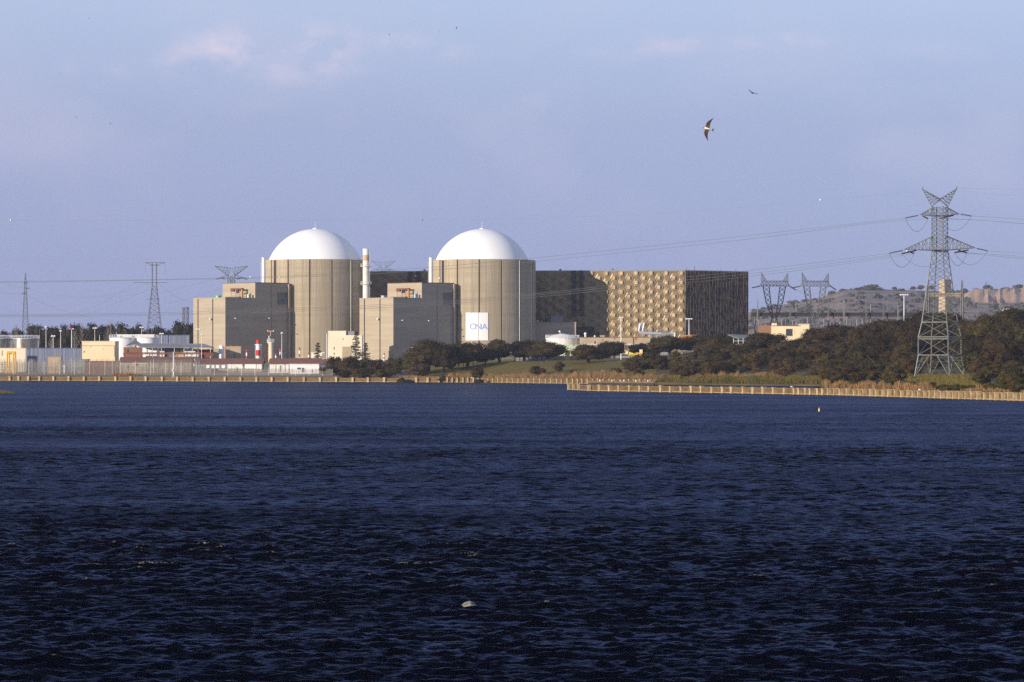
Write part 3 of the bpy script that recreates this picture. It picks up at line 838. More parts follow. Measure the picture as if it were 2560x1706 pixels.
def retaining_wall():
    t = thing('retaining_wall', 'long ochre concrete retaining wall with pale piers along the far shore', 'shore wall', (X(600, 1300), 1300, 0))
    pxs = list(range(-300, 741, 40)) + list(range(760, 1641, 40))
    pts = wall_line(pxs, .6)
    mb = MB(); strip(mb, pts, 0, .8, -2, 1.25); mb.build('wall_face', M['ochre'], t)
    mb = MB(); strip(mb, pts, -.14, .95, 1.254, 1.52); mb.build('coping', M['coping'], t)
    mb = MB(); strip(mb, pts, -.45, -.004, -2, .24); mb.build('footing', M['pale_pier'], t)
    mb = MB(); strip(mb, pts, -.50, -.455, -2, .14); mb.build('wet_band', M['wet'], t)
    pp = [-260, -220, -180, -140, -100, -60, -14, 27, 49, 74, 102, 137, 175, 213.5, 251.6, 291.7, 330, 368, 408, 446, 485, 525, 565, 604.5, 644, 682.7, 722.8, 763, 803, 844, 884.6, 923, 964, 1007, 1044, 1073, 1101, 1122]
    p = 1122
    while p < 1630: p += R.uniform(11.5, 15.5); pp.append(p)
    for p in pp:
        a, b = wall_line([p - 2, p + 2], .6); d = (b - a).normalized()
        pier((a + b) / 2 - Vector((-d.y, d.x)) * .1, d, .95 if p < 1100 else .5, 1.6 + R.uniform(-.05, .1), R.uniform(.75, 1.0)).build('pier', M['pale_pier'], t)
    # dark sluice mouth
    a, b = wall_line([78, 98], .62); d = (b - a).normalized(); nn = Vector((-d.y, d.x))
    mb = MB(); mb.prism([a - nn * .06, b - nn * .06, b - nn * .01, a - nn * .01], .4, 1.2); mb.build('sluice_mouth', M['joint'], t)
retaining_wall()
def breakwater():
    t = thing('breakwater', 'long ochre concrete breakwater wall with close piers, nearer the camera', 'breakwater', (X(1422, 926), 926, 0))
    K = [(1422, 926), (1480, 888), (1700, 846), (2000, 793), (2066, 783), (2280, 728), (2560, 664), (3200, 556)]
    def line(px):
        D = float(np.interp(px, [a for a, _ in K], [b for _, b in K])); return Vector((X(px, D), D))
    pxs = list(range(1422, 2560, 24)) + list(range(2560, 3201, 40))
    pts = [line(p) for p in pxs]
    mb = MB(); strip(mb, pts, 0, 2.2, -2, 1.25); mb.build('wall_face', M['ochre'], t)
    mb = MB(); strip(mb, pts, -.1, 2.4, 1.254, 1.5); mb.build('coping', M['coping'], t)
    mb = MB(); strip(mb, pts, -.35, -.004, -2, .27); mb.build('footing', M['pale_pier'], t)
    mb = MB(); strip(mb, pts, -.40, -.355, -2, .12); mb.build('wet_band', M['wet'], t)
    pp = [1424, 1436]; p = 1449
    while p < 1985: pp.append(p + R.uniform(-1, 1)); p += 25.7
    while p < 2600: pp.append(p + R.uniform(-1, 1)); p += R.uniform(13, 16.5)
    for p in pp[:100]:
        d = (line(p + 3) - line(p - 3)).normalized()
        pier(line(p) - Vector((-d.y, d.x)) * .05, d, R.uniform(.7, 1.1) if p < 2000 else R.uniform(.5, .9), 1.45 + R.uniform(-.12, .12), R.uniform(.45, .85)).build('pier', M['pale_pier'], t)
    return line
BL = breakwater()
# landing stage behind the breakwater's end; its shadow is put into a near-black face
def jetty():
    D0 = 1090
    t = thing('landing_stage', 'low dark landing stage lying in shade behind the end of the breakwater', 'jetty', (X(1560, D0), D0, 0))
    mb = MB(); mb.prism([(X(1470, 1120), 1120), (X(1636, 1085), 1085), (X(1640, 1100), 1100), (X(1470, 1135), 1135)], .75, 1.25); mb.build('deck', M['coping'], t)
    mb = MB(); mb.prism([(X(1472, 1119), 1119.6), (X(1635, 1085), 1085.6), (X(1638, 1099), 1099), (X(1472, 1133), 1133)], -1.5, .745); mb.build('painted_shade_face', M['joint'], t)
    for p in (1500, 1530, 1560, 1590, 1620):
        D = 1112 - (p - 1500) * .2; mb = MB(); mb.tube((X(p, D), D, 1.25), (X(p, D), D, 1.8), .25, 6); mb.build('bollard', M['offwhite'], t)
jetty()

# ---------------------------------------------------------------- lattice work
def lattice(mb, A, B, n, rl, rb, horiz=True, xb=True):
    """bays of crossed bracing between two rings of corner points"""
    k = len(A)
    A = [Vector(p) for p in A]; B = [Vector(p) for p in B]
    lv = [[A[i].lerp(B[i], j / n) for i in range(k)] for j in range(n + 1)]
    for i in range(k): mb.tube(A[i], B[i], rl, 5)
    for j in range(n):
        for i in range(k):
            a, b, c, d = lv[j][i], lv[j][(i + 1) % k], lv[j + 1][i], lv[j + 1][(i + 1) % k]
            if xb: mb.tube(a, d, rb, 4); mb.tube(b, c, rb, 4)
            else: mb.tube(a, d, rb, 4) if (i + j) % 2 else mb.tube(b, c, rb, 4)
            if horiz and j > 0: mb.tube(a, b, rb, 4)
def ring(c, r, z, a0, n=4):
    return [Vector((c[0] + r * math.cos(a0 + 2 * math.pi * i / n), c[1] + r * math.sin(a0 + 2 * math.pi * i / n), z)) for i in range(n)]
def arc(p, q, sag, n=14):
    p, q = Vector(p), Vector(q)
    return [p.lerp(q, i / n) - Vector((0, 0, sag * 4 * (i / n) * (1 - i / n))) for i in range(n + 1)]

DP = 950.0
def big_pylon():
    k = DP / F
    cx = 2349.5; c = (X(cx, DP), DP); a0 = math.radians(14)
    base_z = gz(cx, DP)
    t = thing('lattice_pylon', 'tall grey lattice pylon with two cross arms standing among shrubs near the breakwater', 'pylon', (c[0], c[1], base_z))
    zz = lambda y: Z(y, DP)
    r_top = 21.1 * k
    mb = MB(); lattice(mb, ring(c, r_top, zz(516.6), a0), ring(c, r_top, zz(626), a0), 10, .14, .062, horiz=False); mb.build('upper_body', M['galv'], t)
    mb = MB(); lattice(mb, ring(c, r_top, zz(626), a0), ring(c, 47.5 * k, zz(806), a0), 9, .165, .068, horiz=False); mb.build('middle_body', M['galv'], t)
    mb = MB()
    lattice(mb, ring(c, 47.5 * k, zz(806), a0), ring(c, 57 * k, zz(843), a0), 1, .2, .1)
    lattice(mb, ring(c, 57 * k, zz(843), a0), ring(c, 57 * k, zz(888), a0), 1, .2, .1)
    for y, r in ((806, 47.5), (843, 57), (848, 57), (888, 57)):
        q = ring(c, r * k, zz(y), a0)
        for i in range(4):
            mb.tube(q[i], q[(i + 1) % 4], .13, 5)
            m1, m2 = q[i].lerp(q[(i + 1) % 4], .5), q[(i + 1) % 4].lerp(q[(i + 2) % 4], .5)
            mb.tube(m1, m2, .08, 4)
    mb.build('lower_body', M['galv'], t)
    q0 = ring(c, 57 * k, zz(888), a0); q1 = ring(c, 68 * k, 0, a0)
    for i in range(4):
        f = Vector((q1[i].x, q1[i].y, gxy(q1[i].x, q1[i].y) - .3))
        mb = MB(); mb.tube(q0[i], f, .2, 5)
        for nb in (1, 3):
            m_ = q0[i].lerp(q0[(i + nb) % 4], .38)
            mb.tube(m_, f, .13, 5)
            for s in (.3, .55, .8): mb.tube(q0[i].lerp(f, s), m_.lerp(f, s), .06, 4)
            mb.tube(q0[i].lerp(f, .3), m_.lerp(f, .02), .05, 4); mb.tube(q0[i].lerp(f, .55), m_.lerp(f, .3), .05, 4)
        mb.build('leg', M['galv'], t)
    # earth-wire horns
    top = ring(c, r_top, zz(516.6), a0)
    for s, tx, ty in ((-1, 2306.5, 474), (1, 2391.6, 472.5)):
        tip = Vector((X(tx, DP), DP, zz(ty)))
        side = sorted(top, key=lambda p: s * p.x)[-1]
        other = sorted(top, key=lambda p: s * p.x)[:]
        b1 = side; b2 = Vector((c[0] - s * .2, c[1] - 2.0, zz(499))); b3 = Vector((c[0] - s * .2, c[1] + 2.0, zz(499)))
        mb = MB(); n = 6
        for b in (b1, b2, b3): mb.tube(b, tip, .11, 5)
        for j in range(n):
            f0, f1 = j / n, (j + 1) / n
            for (u, v) in ((b1, b2), (b2, b3), (b3, b1)):
                mb.tube(u.lerp(tip, f0), v.lerp(tip, f1), .055, 4); mb.tube(u.lerp(tip, f0), v.lerp(tip, f0), .055, 4)
        mb.tube(b2, Vector((c[0] + s * 2.3, c[1] - .6, zz(516.6))), .07, 4); mb.tube(b3, Vector((c[0] + s * 2.3, c[1] + .6, zz(516.6))), .07, 4)
        mb.tube(tip, tip + Vector((0, 0, .7)), .14, 5)
        mb.build('earth_wire_horn', M['galv'], t)
    # cross arms: tips, bottom chord height, top fixing height
    for s, tx, ty, yt, yb in ((-1, 2300, 537, 518, 540), (1, 2398, 535.5, 518, 540), (-1, 2261.4, 624, 590, 626), (1, 2438, 620, 590, 626)):
        tip = Vector((X(tx, DP), DP, zz(ty)))
        hw = r_top * .72
        base = [Vector((c[0] + s * hw, c[1] - hw, zz(yb))), Vector((c[0] + s * hw, c[1] + hw, zz(yb))), Vector((c[0] + s * hw, c[1] + hw * .6, zz(yt))), Vector((c[0] + s * hw, c[1] - hw * .6, zz(yt)))]
        mb = MB(); n = 5 if abs(tx - cx) < 60 else 8
        for b in base: mb.tube(b, tip, .12, 5)
        for j in range(n):
            f0, f1 = j / n, (j + 1) / n
            for i in range(4):
                u, v = base[i], base[(i + 1) % 4]
                a, b = (u, v) if j % 2 else (v, u)
                mb.tube(a.lerp(tip, f0), b.lerp(tip, f1), .06, 4)
                mb.tube(u.lerp(tip, f0), v.lerp(tip, f0), .055, 4)
        mb.tube(Vector((c[0] - s * hw, c[1] - hw, zz(yb))), base[0], .1, 4); mb.tube(Vector((c[0] - s * hw, c[1] + hw, zz(yb))), base[1], .1, 4)
        mb.build('cross_arm', M['galv'], t)
    ends = {}
    # tension strings: (arm fixing, far end) in photo pixels with a small depth step
    for nm, (x0, y0, x1, y1, dy) in {'ul': (2296, 539, 2263, 545.5, 0), 'ur': (2401, 536, 2429, 540.5, 0), 'ul2': (2308, 539.5, 2330, 543.5, 9), 'ur2': (2386, 538, 2358, 543.5, 9),
                                    'll': (2257, 626.5, 2223, 633.5, 0), 'lr': (2441, 621.5, 2469.5, 627.5, 0), 'll2': (2268, 627, 2294, 631.5, 8), 'll3': (2293, 626, 2262, 632.5, 8),
                                    'lr2': (2424, 625, 2395, 629.5, 8), 'lr3': (2397, 625.5, 2427, 630, 8), 'lm': (2334, 628, 2367, 631, -3)}.items():
        a, b = Vector((X(x0, DP), DP + dy * .2, zz(y0))), Vector((X(x1, DP), DP + dy, zz(y1)))
        mb = MB(); d = (b - a)
        mb.tube(a, b, .05, 5)
        for i in range(16):
            m_ = a.lerp(b, (i + .9) / 17); mb.tube(m_ - d * .014, m_ + d * .014, .20, 8)
        mb.build('insulator_string', M['insul'], t)
        ends[nm] = b
    for a, b, sag in (('ul', 'ul2', 3.0), ('ur2', 'ur', 3.0), ('ll', 'll2', 3.2), ('ll3', 'lm', 3.2), ('lr2', 'lr', 3.0), ('lm', 'lr3', 3.0)):
        mb = MB(); mb.path(arc(ends[a], ends[b], sag + .8, 16), .05, 5); mb.build('jumper_cable', M['wire'], t)
    return ends
EN = big_pylon()

# ---------------------------------------------------------------- power cables through the frame
def cable(label, pts, r=.055, group='power cables of the near line'):
    """pts: (photo column, row, distance) of real points along the span; smooth curve through them"""
    W_ = [p if isinstance(p, Vector) else P(*p) for p in pts]
    out = []
    n = len(W_)
    for i in range(n - 1):                 # Catmull-Rom
        p0, p1, p2, p3 = W_[max(i - 1, 0)], W_[i], W_[i + 1], W_[min(i + 2, n - 1)]
        for j in range(10):
            s = j / 10
            out.append(.5 * ((2 * p1) + (p2 - p0) * s + (2 * p0 - 5 * p1 + 4 * p2 - p3) * s * s + (3 * p1 - p0 - 3 * p2 + p3) * s ** 3))
    out.append(W_[-1])
    mb = MB(); mb.path(out, r, 4)
    o = mb.build('power_cable', M['wire'])
    return tag(o, label, 'cable', group)
cable('front upper cable from the near pylon\'s upper arm across both drums', [EN['ul'], (1900, 586, 975), (1700, 608, 985), (1340, 645, 1005), (1060, 670, 1015), (760, 689, 1025), (400, 699, 1035), (0, 704, 1045), (-500, 704, 1060)], .055)
cable('rear upper cable, just under the front one, across both drums', [EN['ul2'], (2160, 561, 985), (1900, 595, 990), (1700, 617, 995), (1340, 654, 1010), (1060, 677, 1020), (760, 692.5, 1030), (400, 700.5, 1040), (0, 706.5, 1050), (-500, 706, 1065)], .05)
cable('topmost of the lower cables slung low across the drums', [EN['ll'], (2050, 656, 965), (1870, 677, 975), (1600, 705, 985), (1340, 734, 1005), (1060, 756, 1015), (730, 771, 1025), (400, 782, 1035), (0, 788, 1045), (-500, 790, 1060)], .05)
cable('middle of the lower cables slung low across the drums', [EN['ll3'], (2050, 663, 975), (1870, 685, 985), (1600, 711, 995), (1340, 738, 1010), (1060, 760, 1020), (730, 775, 1030), (400, 785.5, 1040), (0, 790, 1050), (-500, 792, 1065)], .05)
cable('bottom cable of the lower set slung low across the drums', [EN['ll2'], (2150, 655, 985), (1870, 692, 995), (1600, 717, 1000), (1340, 743, 1015), (1060, 764, 1025), (730, 779, 1035), (400, 788.5, 1045), (0, 793, 1055), (-500, 795, 1070)], .05)
cable('upper front cable leaving the near pylon to the edge of the view', [EN['ur'], (2560, 549, 940), (2900, 580, 930)], .05)
cable('upper rear cable leaving the near pylon, thicker twin run', [EN['ur2'], (2450, 551, 945), (2560, 560, 940), (2900, 590, 930)], .07)
cable('lower front cable leaving the near pylon to the edge of the view', [EN['lr'], (2560, 634.5, 940), (2900, 662, 930)], .05)
cable('middle lower cable leaving the near pylon behind the front one', [EN['lr3'], (2560, 642, 940), (2900, 668, 930)], .055)
cable('lowest cable leaving the near pylon to the edge of the view', [EN['lr2'], (2450, 637, 945), (2560, 647, 940), (2900, 674, 930)], .055)
cable('thin earth wire from the pylon\'s first horn carrying the marker balls', [(2306.5, 472.5, 950), (2240, 485, 955), (2051, 501, 965), (1700, 531, 985), (1340, 546, 1005), (1055, 550, 1015), (600, 552, 1030), (27, 551.5, 1045), (-500, 548, 1060)], .013)
cable('thin earth wire stretching from the pylon\'s second horn', [(2391.6, 471, 950), (2560, 474, 940), (2900, 480, 930)], .022)
cable('second thin earth wire sinking from the horn to the edge', [(2391.6, 471.5, 950), (2450, 483, 945), (2560, 490, 940), (2900, 505, 930)], .02)
for px, py, D, lb in ((2051, 500.3, 965, 'small pale marker ball on the earth wire beside the near pylon'), (1055, 549.6, 1015, 'small orange and white marker ball on the wire between the two domes'), (27, 551, 1045, 'small pale marker ball on the wire in open sky beyond the far pylons')):
    mb = MB(); mb.ball(P(px, py, D), .33, 12)
    tag(mb.build('marker_ball', M['offwhite'] if px > 2000 or px < 100 else M['tan'], None, True), lb, 'marker ball', 'marker balls on the earth wire')
for px, py, D, lb in ((626, 692.8, 1028, 'white marker ball on the cables just left of the first vent stack'), (699, 693.7, 1032, 'white marker ball on the cables against the first drum wall')):
    mb = MB(); mb.ball(P(px, py, D), .27, 10)
    tag(mb.build('marker_ball', M['white'], None, True), lb, 'marker ball', 'marker balls on the cables')
for px, py, D, lb in ((1039, 691, 1563.6, 'small white lamp on the dark hall wall between the drums'), (1099, 696, 1519.4, 'small white lamp on the banner drum near its vent stack'), (1344, 803.6, 1541.5, 'small white lamp on the roof edge of the shaded annex')):
    t = thing('wall_lamp', lb, 'lamp', P(px, py, D))
    p = P(px, py, D)
    mb = MB(); mb.ball(p - Vector((0, .5, 0)), .40, 10); mb.build('globe', M['white'], t, True)
    mb = MB(); mb.tube(p - Vector((0, .5, .0)), p + Vector((0, .9, -.1 if px < 1300 else -.5)), .08, 5); mb.build('bracket', M['steel_dark'], t)
# thin cables of the far lines on the left
for k, (lb, pts) in enumerate([('faint cable dipping between the two far left pylons', [(-60, 690, 2150), (60, 721, 2200), (140, 738, 2150), (240, 744.5, 2100), (330, 738, 2050), (385, 722, 2000)]),
                               ('second faint cable between the two far left pylons, hung lower', [(-60, 730, 2150), (60, 736, 2200), (160, 745, 2150), (270, 738, 2100), (385, 706, 2000)]),
                               ('faint cable falling from the far left pylon behind the yellow building', [(60, 735, 2200), (150, 775, 2300), (260, 800, 2500), (360, 806, 2700)]),
                               ('faint cable rising to the double-masted pylon from the tank side', [(-40, 760, 2600), (60, 785, 2500), (150, 790, 2300), (240, 765, 2150), (330, 712, 2000)]),
                               ('faint cable from the double-masted pylon sinking to the stepped block', [(391, 706, 2000), (440, 742, 2100), (480, 757, 2200)]),
                               ('faint cable from the double-masted pylon rising toward the winged pylon', [(391, 735, 2000), (430, 726, 1950), (480, 713, 1850), (552, 696, 1800)]),
                               ('lower faint cable running to the winged pylon behind the block', [(391, 762, 2000), (430, 756, 1950), (480, 745, 1850), (560, 720, 1800)]),
                               ('very thin cable high behind the far left pylons', [(-60, 650, 1500), (200, 651, 1500), (400, 646, 1500), (655, 640, 1500)]),
                               ('faint cable from the tank side up to the double-masted pylon foot', [(-40, 775, 2600), (80, 800, 2500), (180, 795, 2300), (300, 755, 2100), (372, 722, 2000)])]):
    cable(lb, pts, .036 if 'high' not in lb else .016, 'thin cables of the far lines')

# ---------------------------------------------------------------- far pylons
def base_at(px, D): return gz(px, D) - .5
def far_mast():
    D = 2200.0; c = (X(63.5, D), D); k = D / F; zb = base_at(63.5, D)
    t = thing('narrow_pylon', 'narrow faint lattice pylon rising behind the silver tanks', 'pylon', (c[0], c[1], zb))
    mb = MB(); lattice(mb, ring(c, 10.5 * k, Z(830, D), .78), ring(c, 2.4 * k, Z(702, D), .78), 10, .10, .055)
    mb.tube((c[0], D, zb), (c[0], D, zb + .5), .3)
    q = ring(c, 10.5 * k, Z(830, D), .78)
    for p in q: mb.tube(p, (p.x, p.y, zb), .2, 4)
    lattice(mb, ring(c, 2.4 * k, Z(702, D), .78), ring(c, .5 * k, Z(683, D), .78), 2, .13, .07); mb.build('mast', M['far_steel'], t)
    for x0, x1, y in ((53, 66, 734), (66, 75, 722), (58, 70, 708)):
        mb = MB(); a, b = Vector((X(x0, D), D, Z(y, D))), Vector((X(x1, D), D, Z(y, D)))
        mb.tube(a, b, .16, 4); mb.tube(a, b + Vector((0, 0, 1)), .1, 4); mb.build('cross_arm', M['far_steel'], t)
far_mast()
def double_mast():
    D = 2000.0; k = D / F; c = (X(386, D), D); zb = base_at(386, D)
    t = thing('double_masted_pylon', 'tall faint double-masted lattice pylon above the dark trees beside the stepped block', 'pylon', (c[0], c[1], zb))
    mb = MB(); lattice(mb, ring(c, 23 * k, Z(818, D), .78), ring(c, 7.5 * k, Z(712, D), .78), 9, .13, .06)
    for p in ring(c, 23 * k, Z(818, D), .78): mb.tube(p, (p.x, p.y, zb), .2, 4)
    mb.build('lower_body', M['far_steel'], t)
    for s in (380.7, 391.2):
        cc = (X(s, D), D); mb = MB(); lattice(mb, ring(cc, 1.4 * k, Z(712, D), .78), ring(cc, 1.2 * k, Z(658, D), .78), 7, .09, .05); mb.build('upper_mast', M['far_steel'], t)
    mb = MB()
    for x0, x1, y in ((363, 413, 657), (374, 398, 664)):
        mb.tube((X(x0, D), D, Z(y, D)), (X(x1, D), D, Z(y, D)), .15, 4)
    for x in (363, 413): mb.tube((X(x, D), D, Z(657, D)), (X(386, D), D, Z(664, D)), .1, 4); mb.tube((X(x, D), D, Z(657, D)), (X(x, D), D, Z(684, D)), .06, 4)
    mb.build('top_beam', M['far_steel'], t)
    mb = MB()
    for x0, x1, y in ((333, 420, 707), (366, 400, 748)): mb.tube((X(x0, D), D, Z(y, D)), (X(x1, D), D, Z(y, D)), .13, 4)
    mb.build('cross_arm', M['far_steel'], t)
double_mast()
def winged(px, D, sc, y0, label, rl, m, name='winged_pylon', foot=None):
    """V-winged pylon; sc scales the photo offsets measured on the one behind the stepped block"""
    k = D / F; c = (X(px, D), D); zb = base_at(px, D) if foot is None else foot
    t = thing(name, label, 'pylon', (c[0], c[1], zb))
    Y = lambda y: Z(y0 + (y - 665.5) * sc, D)
    XX = lambda o: c[0] + o * sc * k
    mb = MB(); lattice(mb, ring(c, 9 * sc * k, Y(690), .3), ring(c, 9 * sc * k, Y(730), .3), 3, rl, rl * .5)
    lattice(mb, ring(c, 9 * sc * k, Y(730), .3), ring(c, 20 * sc * k, zb, .3), 4, rl, rl * .5); mb.build('body', m, t)
    for s in (-1, 1):
        tip = Vector((XX(42 * s), D, Y(665.5)))
        bs = [Vector((XX(8 * s), D - 2, Y(690))), Vector((XX(8 * s), D + 2, Y(690))), Vector((XX(1 * s), D, Y(671)))]
        mb = MB()
        for b in bs: mb.tube(b, tip, rl, 4)
        for j in range(5):
            f0, f1 = j / 5, (j + 1) / 5
            for a, b in ((0, 2), (1, 2)): mb.tube(bs[a].lerp(tip, f0), bs[b].lerp(tip, f1), rl * .5, 4); mb.tube(bs[b].lerp(tip, f0), bs[a].lerp(tip, f0), rl * .5, 4)
        for b in bs[:2]: mb.tube(b, Vector((XX(1 * s), D, Y(671))), rl * .6, 4)
        mb.build('wing', m, t)
        arm = Vector((XX(27 * s), D, Y(694.5)))
        mb = MB()
        for dy in (-2, 2):
            mb.tube((XX(8 * s), D + dy, Y(695.5)), arm, rl, 4); mb.tube((XX(8 * s), D + dy, Y(687)), arm, rl * .6, 4)
        mb.build('cross_arm', m, t)
        for q in (1, -1):
            mb = MB(); mb.tube(arm, (XX((27 + 11 * q) * s), D + 3 * q, Y(698.5)), rl * 1.6, 5); mb.build('insulator_string', M['insul'], t)
winged(578.5, 1800, 1.0, 665.5, 'dark winged pylon whose V-shaped top shows above the stepped block', .16, M['steel_dark'])
winged(958.5, 2600, .72, 653, 'faint winged pylon peeping above the dark hall between the drums', .11, M['far_steel'])
def truss_tower():
    D = 1750.0; c = (X(464, D), D); zb = base_at(464, D); k = D / F
    t = thing('truss_tower', 'short square truss tower above the trees beside the stepped block', 'pylon', (c[0], c[1], zb))
    mb = MB(); lattice(mb, ring(c, 9 * k, zb, .5), ring(c, 8 * k, Z(770, D), .5), 6, .16, .09); mb.build('truss', M['far_steel'], t)
    mb = MB()
    q = ring(c, 8.6 * k, Z(770, D), .5)
    for i in range(4): mb.tube(q[i], q[(i + 1) % 4], .28, 5)
    mb.build('top_frame', M['far_steel'], t)
truss_tower()
def hill_pylon():
    D = 4300.0; c = (X(2465, D), D); k = D / F
    t = thing('hill_pylon', 'tiny faint pylon on the far hill above the quarry face', 'pylon', (c[0], c[1], Z(800, D)))
    mb = MB(); lattice(mb, ring(c, 6 * k, Z(800, D), .5), ring(c, 1 * k, Z(706, D), .5), 9, .3, .16); mb.build('body', M['far_steel'], t)
    for y, w in ((716, 5), (724, 10)):
        mb = MB(); mb.tube((X(2465 - w, D), D, Z(y, D)), (X(2465 + w, D), D, Z(y, D)), .35, 4); mb.build('cross_arm', M['far_steel'], t)
hill_pylon()
def cat_pylon(ox, label):
    D = 1600.0; k = D / F; zb = base_at(1938 + ox, D)
    c = (X(1936 + ox, D), D)
    t = thing('cat_head_pylon', label, 'pylon', (c[0], c[1], zb), 'cat-head pylons by the substation')
    p = lambda x, y, dy=0: Vector((X(x + ox, D), D + dy, Z(y, D)))
    rl, rb = .15, .07
    def tri(mb, a3, tip, n):
        for b in a3: mb.tube(b, tip, rl * .8, 4)
        for j in range(n):
            f0, f1 = j / n, (j + 1) / n
            for i in range(len(a3)):
                u, v = a3[i], a3[(i + 1) % len(a3)]
                mb.tube(u.lerp(tip, f0), v.lerp(tip, f1), rb, 4); mb.tube(u.lerp(tip, f0), v.lerp(tip, f0), rb, 4)
    # top beam
    mb = MB()
    lattice(mb, [p(1911, 703, -1.2), p(1911, 703, 1.2), p(1907, 715.5, 1.6), p(1907, 715.5, -1.6)], [p(1966, 703, -1.2), p(1966, 703, 1.2), p(1968, 715.5, 1.6), p(1968, 715.5, -1.6)], 7, rl, rb)
    mb.build('top_beam', M['far_steel'], t)
    for s, tip, inner, outer in ((-1, p(1903.5, 681.5), 1917, 1904), (1, p(1969.5, 683), 1957, 1970)):
        mb = MB(); tri(mb, [p(inner, 703.5), p(outer, 706, -1.2), p(outer, 706, 1.2)], tip, 5); mb.build('horn', M['far_steel'], t)
    for s, arm, root in ((-1, 1898, 1908), (1, 1975, 1967)):
        mb = MB(); tri(mb, [p(root, 703.5), p(root, 716, -1.4), p(root, 716, 1.4)], p(arm, 716.2), 2); mb.build('cross_arm', M['far_steel'], t)
        mb = MB(); mb.tube(p(arm, 716.4), p(arm + s * 16, 719.5 if s < 0 else 725, 4), .26, 5); mb.build('insulator_string', M['insul'], t)
    for s, xo, xi in ((-1, 1907.5, 1923), (1, 1964, 1949.5)):
        mb = MB()
        mid = 1936 + s * 3
        lattice(mb, [p(xo, 717, -1.5), p(xo, 717, 1.5), p(xi, 718, 1.5), p(xi, 718, -1.5)], [p(1936 + s * 21, 756, -1.3), p(1936 + s * 21, 756, 1.3), p(1936 + s * 9, 757, 1.3), p(1936 + s * 9, 757, -1.3)], 3, rl * .9, rb, horiz=False)
        lattice(mb, [p(1936 + s * 21, 756, -1.3), p(1936 + s * 21, 756, 1.3), p(1936 + s * 9, 757, 1.3), p(1936 + s * 9, 757, -1.3)], [p(1936 + s * 6, 797, -1.3), p(1936 + s * 6, 797, 1.3), p(1936 + s * 2, 797, 1.3), p(1936 + s * 2, 797, -1.3)], 4, rl * .9, rb, horiz=False)
        mb.build('fork_leg', M['far_steel'], t)
    mb = MB()
    A = [p(1930, 797, -1.3), p(1930, 797, 1.3), p(1942, 797, 1.3), p(1942, 797, -1.3)]
    z = zb
    B = [Vector((c[0] + a * 3.2, D + b * 3.2, z)) for a, b in ((-1, -1), (-1, 1), (1, 1), (1, -1))]
    lattice(mb, A, B, 4, rl, rb); mb.build('lower_body', M['far_steel'], t)
cat_pylon(0, 'cat-head pylon closest to the ribbed end of the dark hall')
cat_pylon(101.5, 'cat-head pylon between its twin and the light mast')
cable('thin cable dipping between the two cat-head pylons', [(1990, 724, 1604), (2010, 735, 1600), (2030, 738, 1600), (2083, 712, 1600)], .05, 'thin cables of the far lines')

# ---------------------------------------------------------------- far hill with its quarry face
def hill():
    ridge = [(1300, 800), (1700, 792), (1860, 786), (1890, 776), (1935, 766), (1990, 757), (2040, 748), (2075, 735), (2110, 724), (2160, 722), (2210, 724), (2260, 726), (2320, 727), (2390, 729), (2440, 733), (2500, 734), (2570, 731), (2700, 725), (3000, 730), (3600, 760)]
    rx, ry = [a for a, _ in ridge], [b for _, b in ridge]
    D0, D1 = 2900.0, 4500.0
    cols = list(range(1300, 3600, 6)); n = 46
    rng = np.random.default_rng(4)
    ph = rng.uniform(0, 6.28, 40); kx = rng.uniform(-.03, .03, 40); ky = rng.uniform(-.02, .02, 40)
    mb = MB()
    for px in cols:
        zr = Z(float(np.interp(px, rx, ry)), D1)
        cliff = max(0.0, min(1.0, (px - 2395) / 45))
        for j in range(n):
            f = j / (n - 1)
            D = D0 + (D1 - D0) * f
            x = X(px, D)
            g = f ** .8
            if cliff > 0:                       # steep bare face under the rim
                gc = .77 * min(1, f / .66) if f < .74 else .77 + .23 * min(1, (f - .74) / .07)
                g = g * (1 - cliff) + gc * cliff
            z = 6 + (zr - 6) * g
            z += (1.6 * sum(math.sin(kx[i] * x + ky[i] * D + ph[i]) for i in range(0, 40, 3)) * .55 + rng.normal(0, .7)) * (1 - f) * min(1, f * 6) * 1.1
            if cliff > .3 and .70 < f < .86: z += rng.normal(0, .9) + .9 * math.sin(px * .22 + math.sin(px * .05) * 3)
            mb.v.append((x, D, z))
        mb.v.append((X(px, 6500), 6500, zr - 10))
    m = n + 1
    for i in range(len(cols) - 1):
        for j in range(m - 1):
            mb.f.append((i * m + j, (i + 1) * m + j, (i + 1) * m + j + 1, i * m + j + 1))
            f = j / (n - 1)
            mb.m.append(1 if cols[i] > 2402 + 10 * math.sin(i) and .66 < f < .86 and R.random() > .05 else 0)
    M['hill'] = mat('hazed_scrub_hillside', (.27, .185, .15), c2=(.13, .112, .098), nscale=.022, lo=.44, hi=.56, detail=8)  # scrub and soil tones, paled to carry part of the distance haze
    M['cliff'] = mat('bare_earth_face', (.46, .32, .22), c2=(.32, .21, .145), scale=(1, .3, 2), nscale=.035, lo=.4, hi=.6, detail=6)
    o = mb.build('hill', [M['hill'], M['cliff']], None, True); tag(o, kind='structure')
    return lambda px, D: float(np.interp(px, rx, ry))
hill()

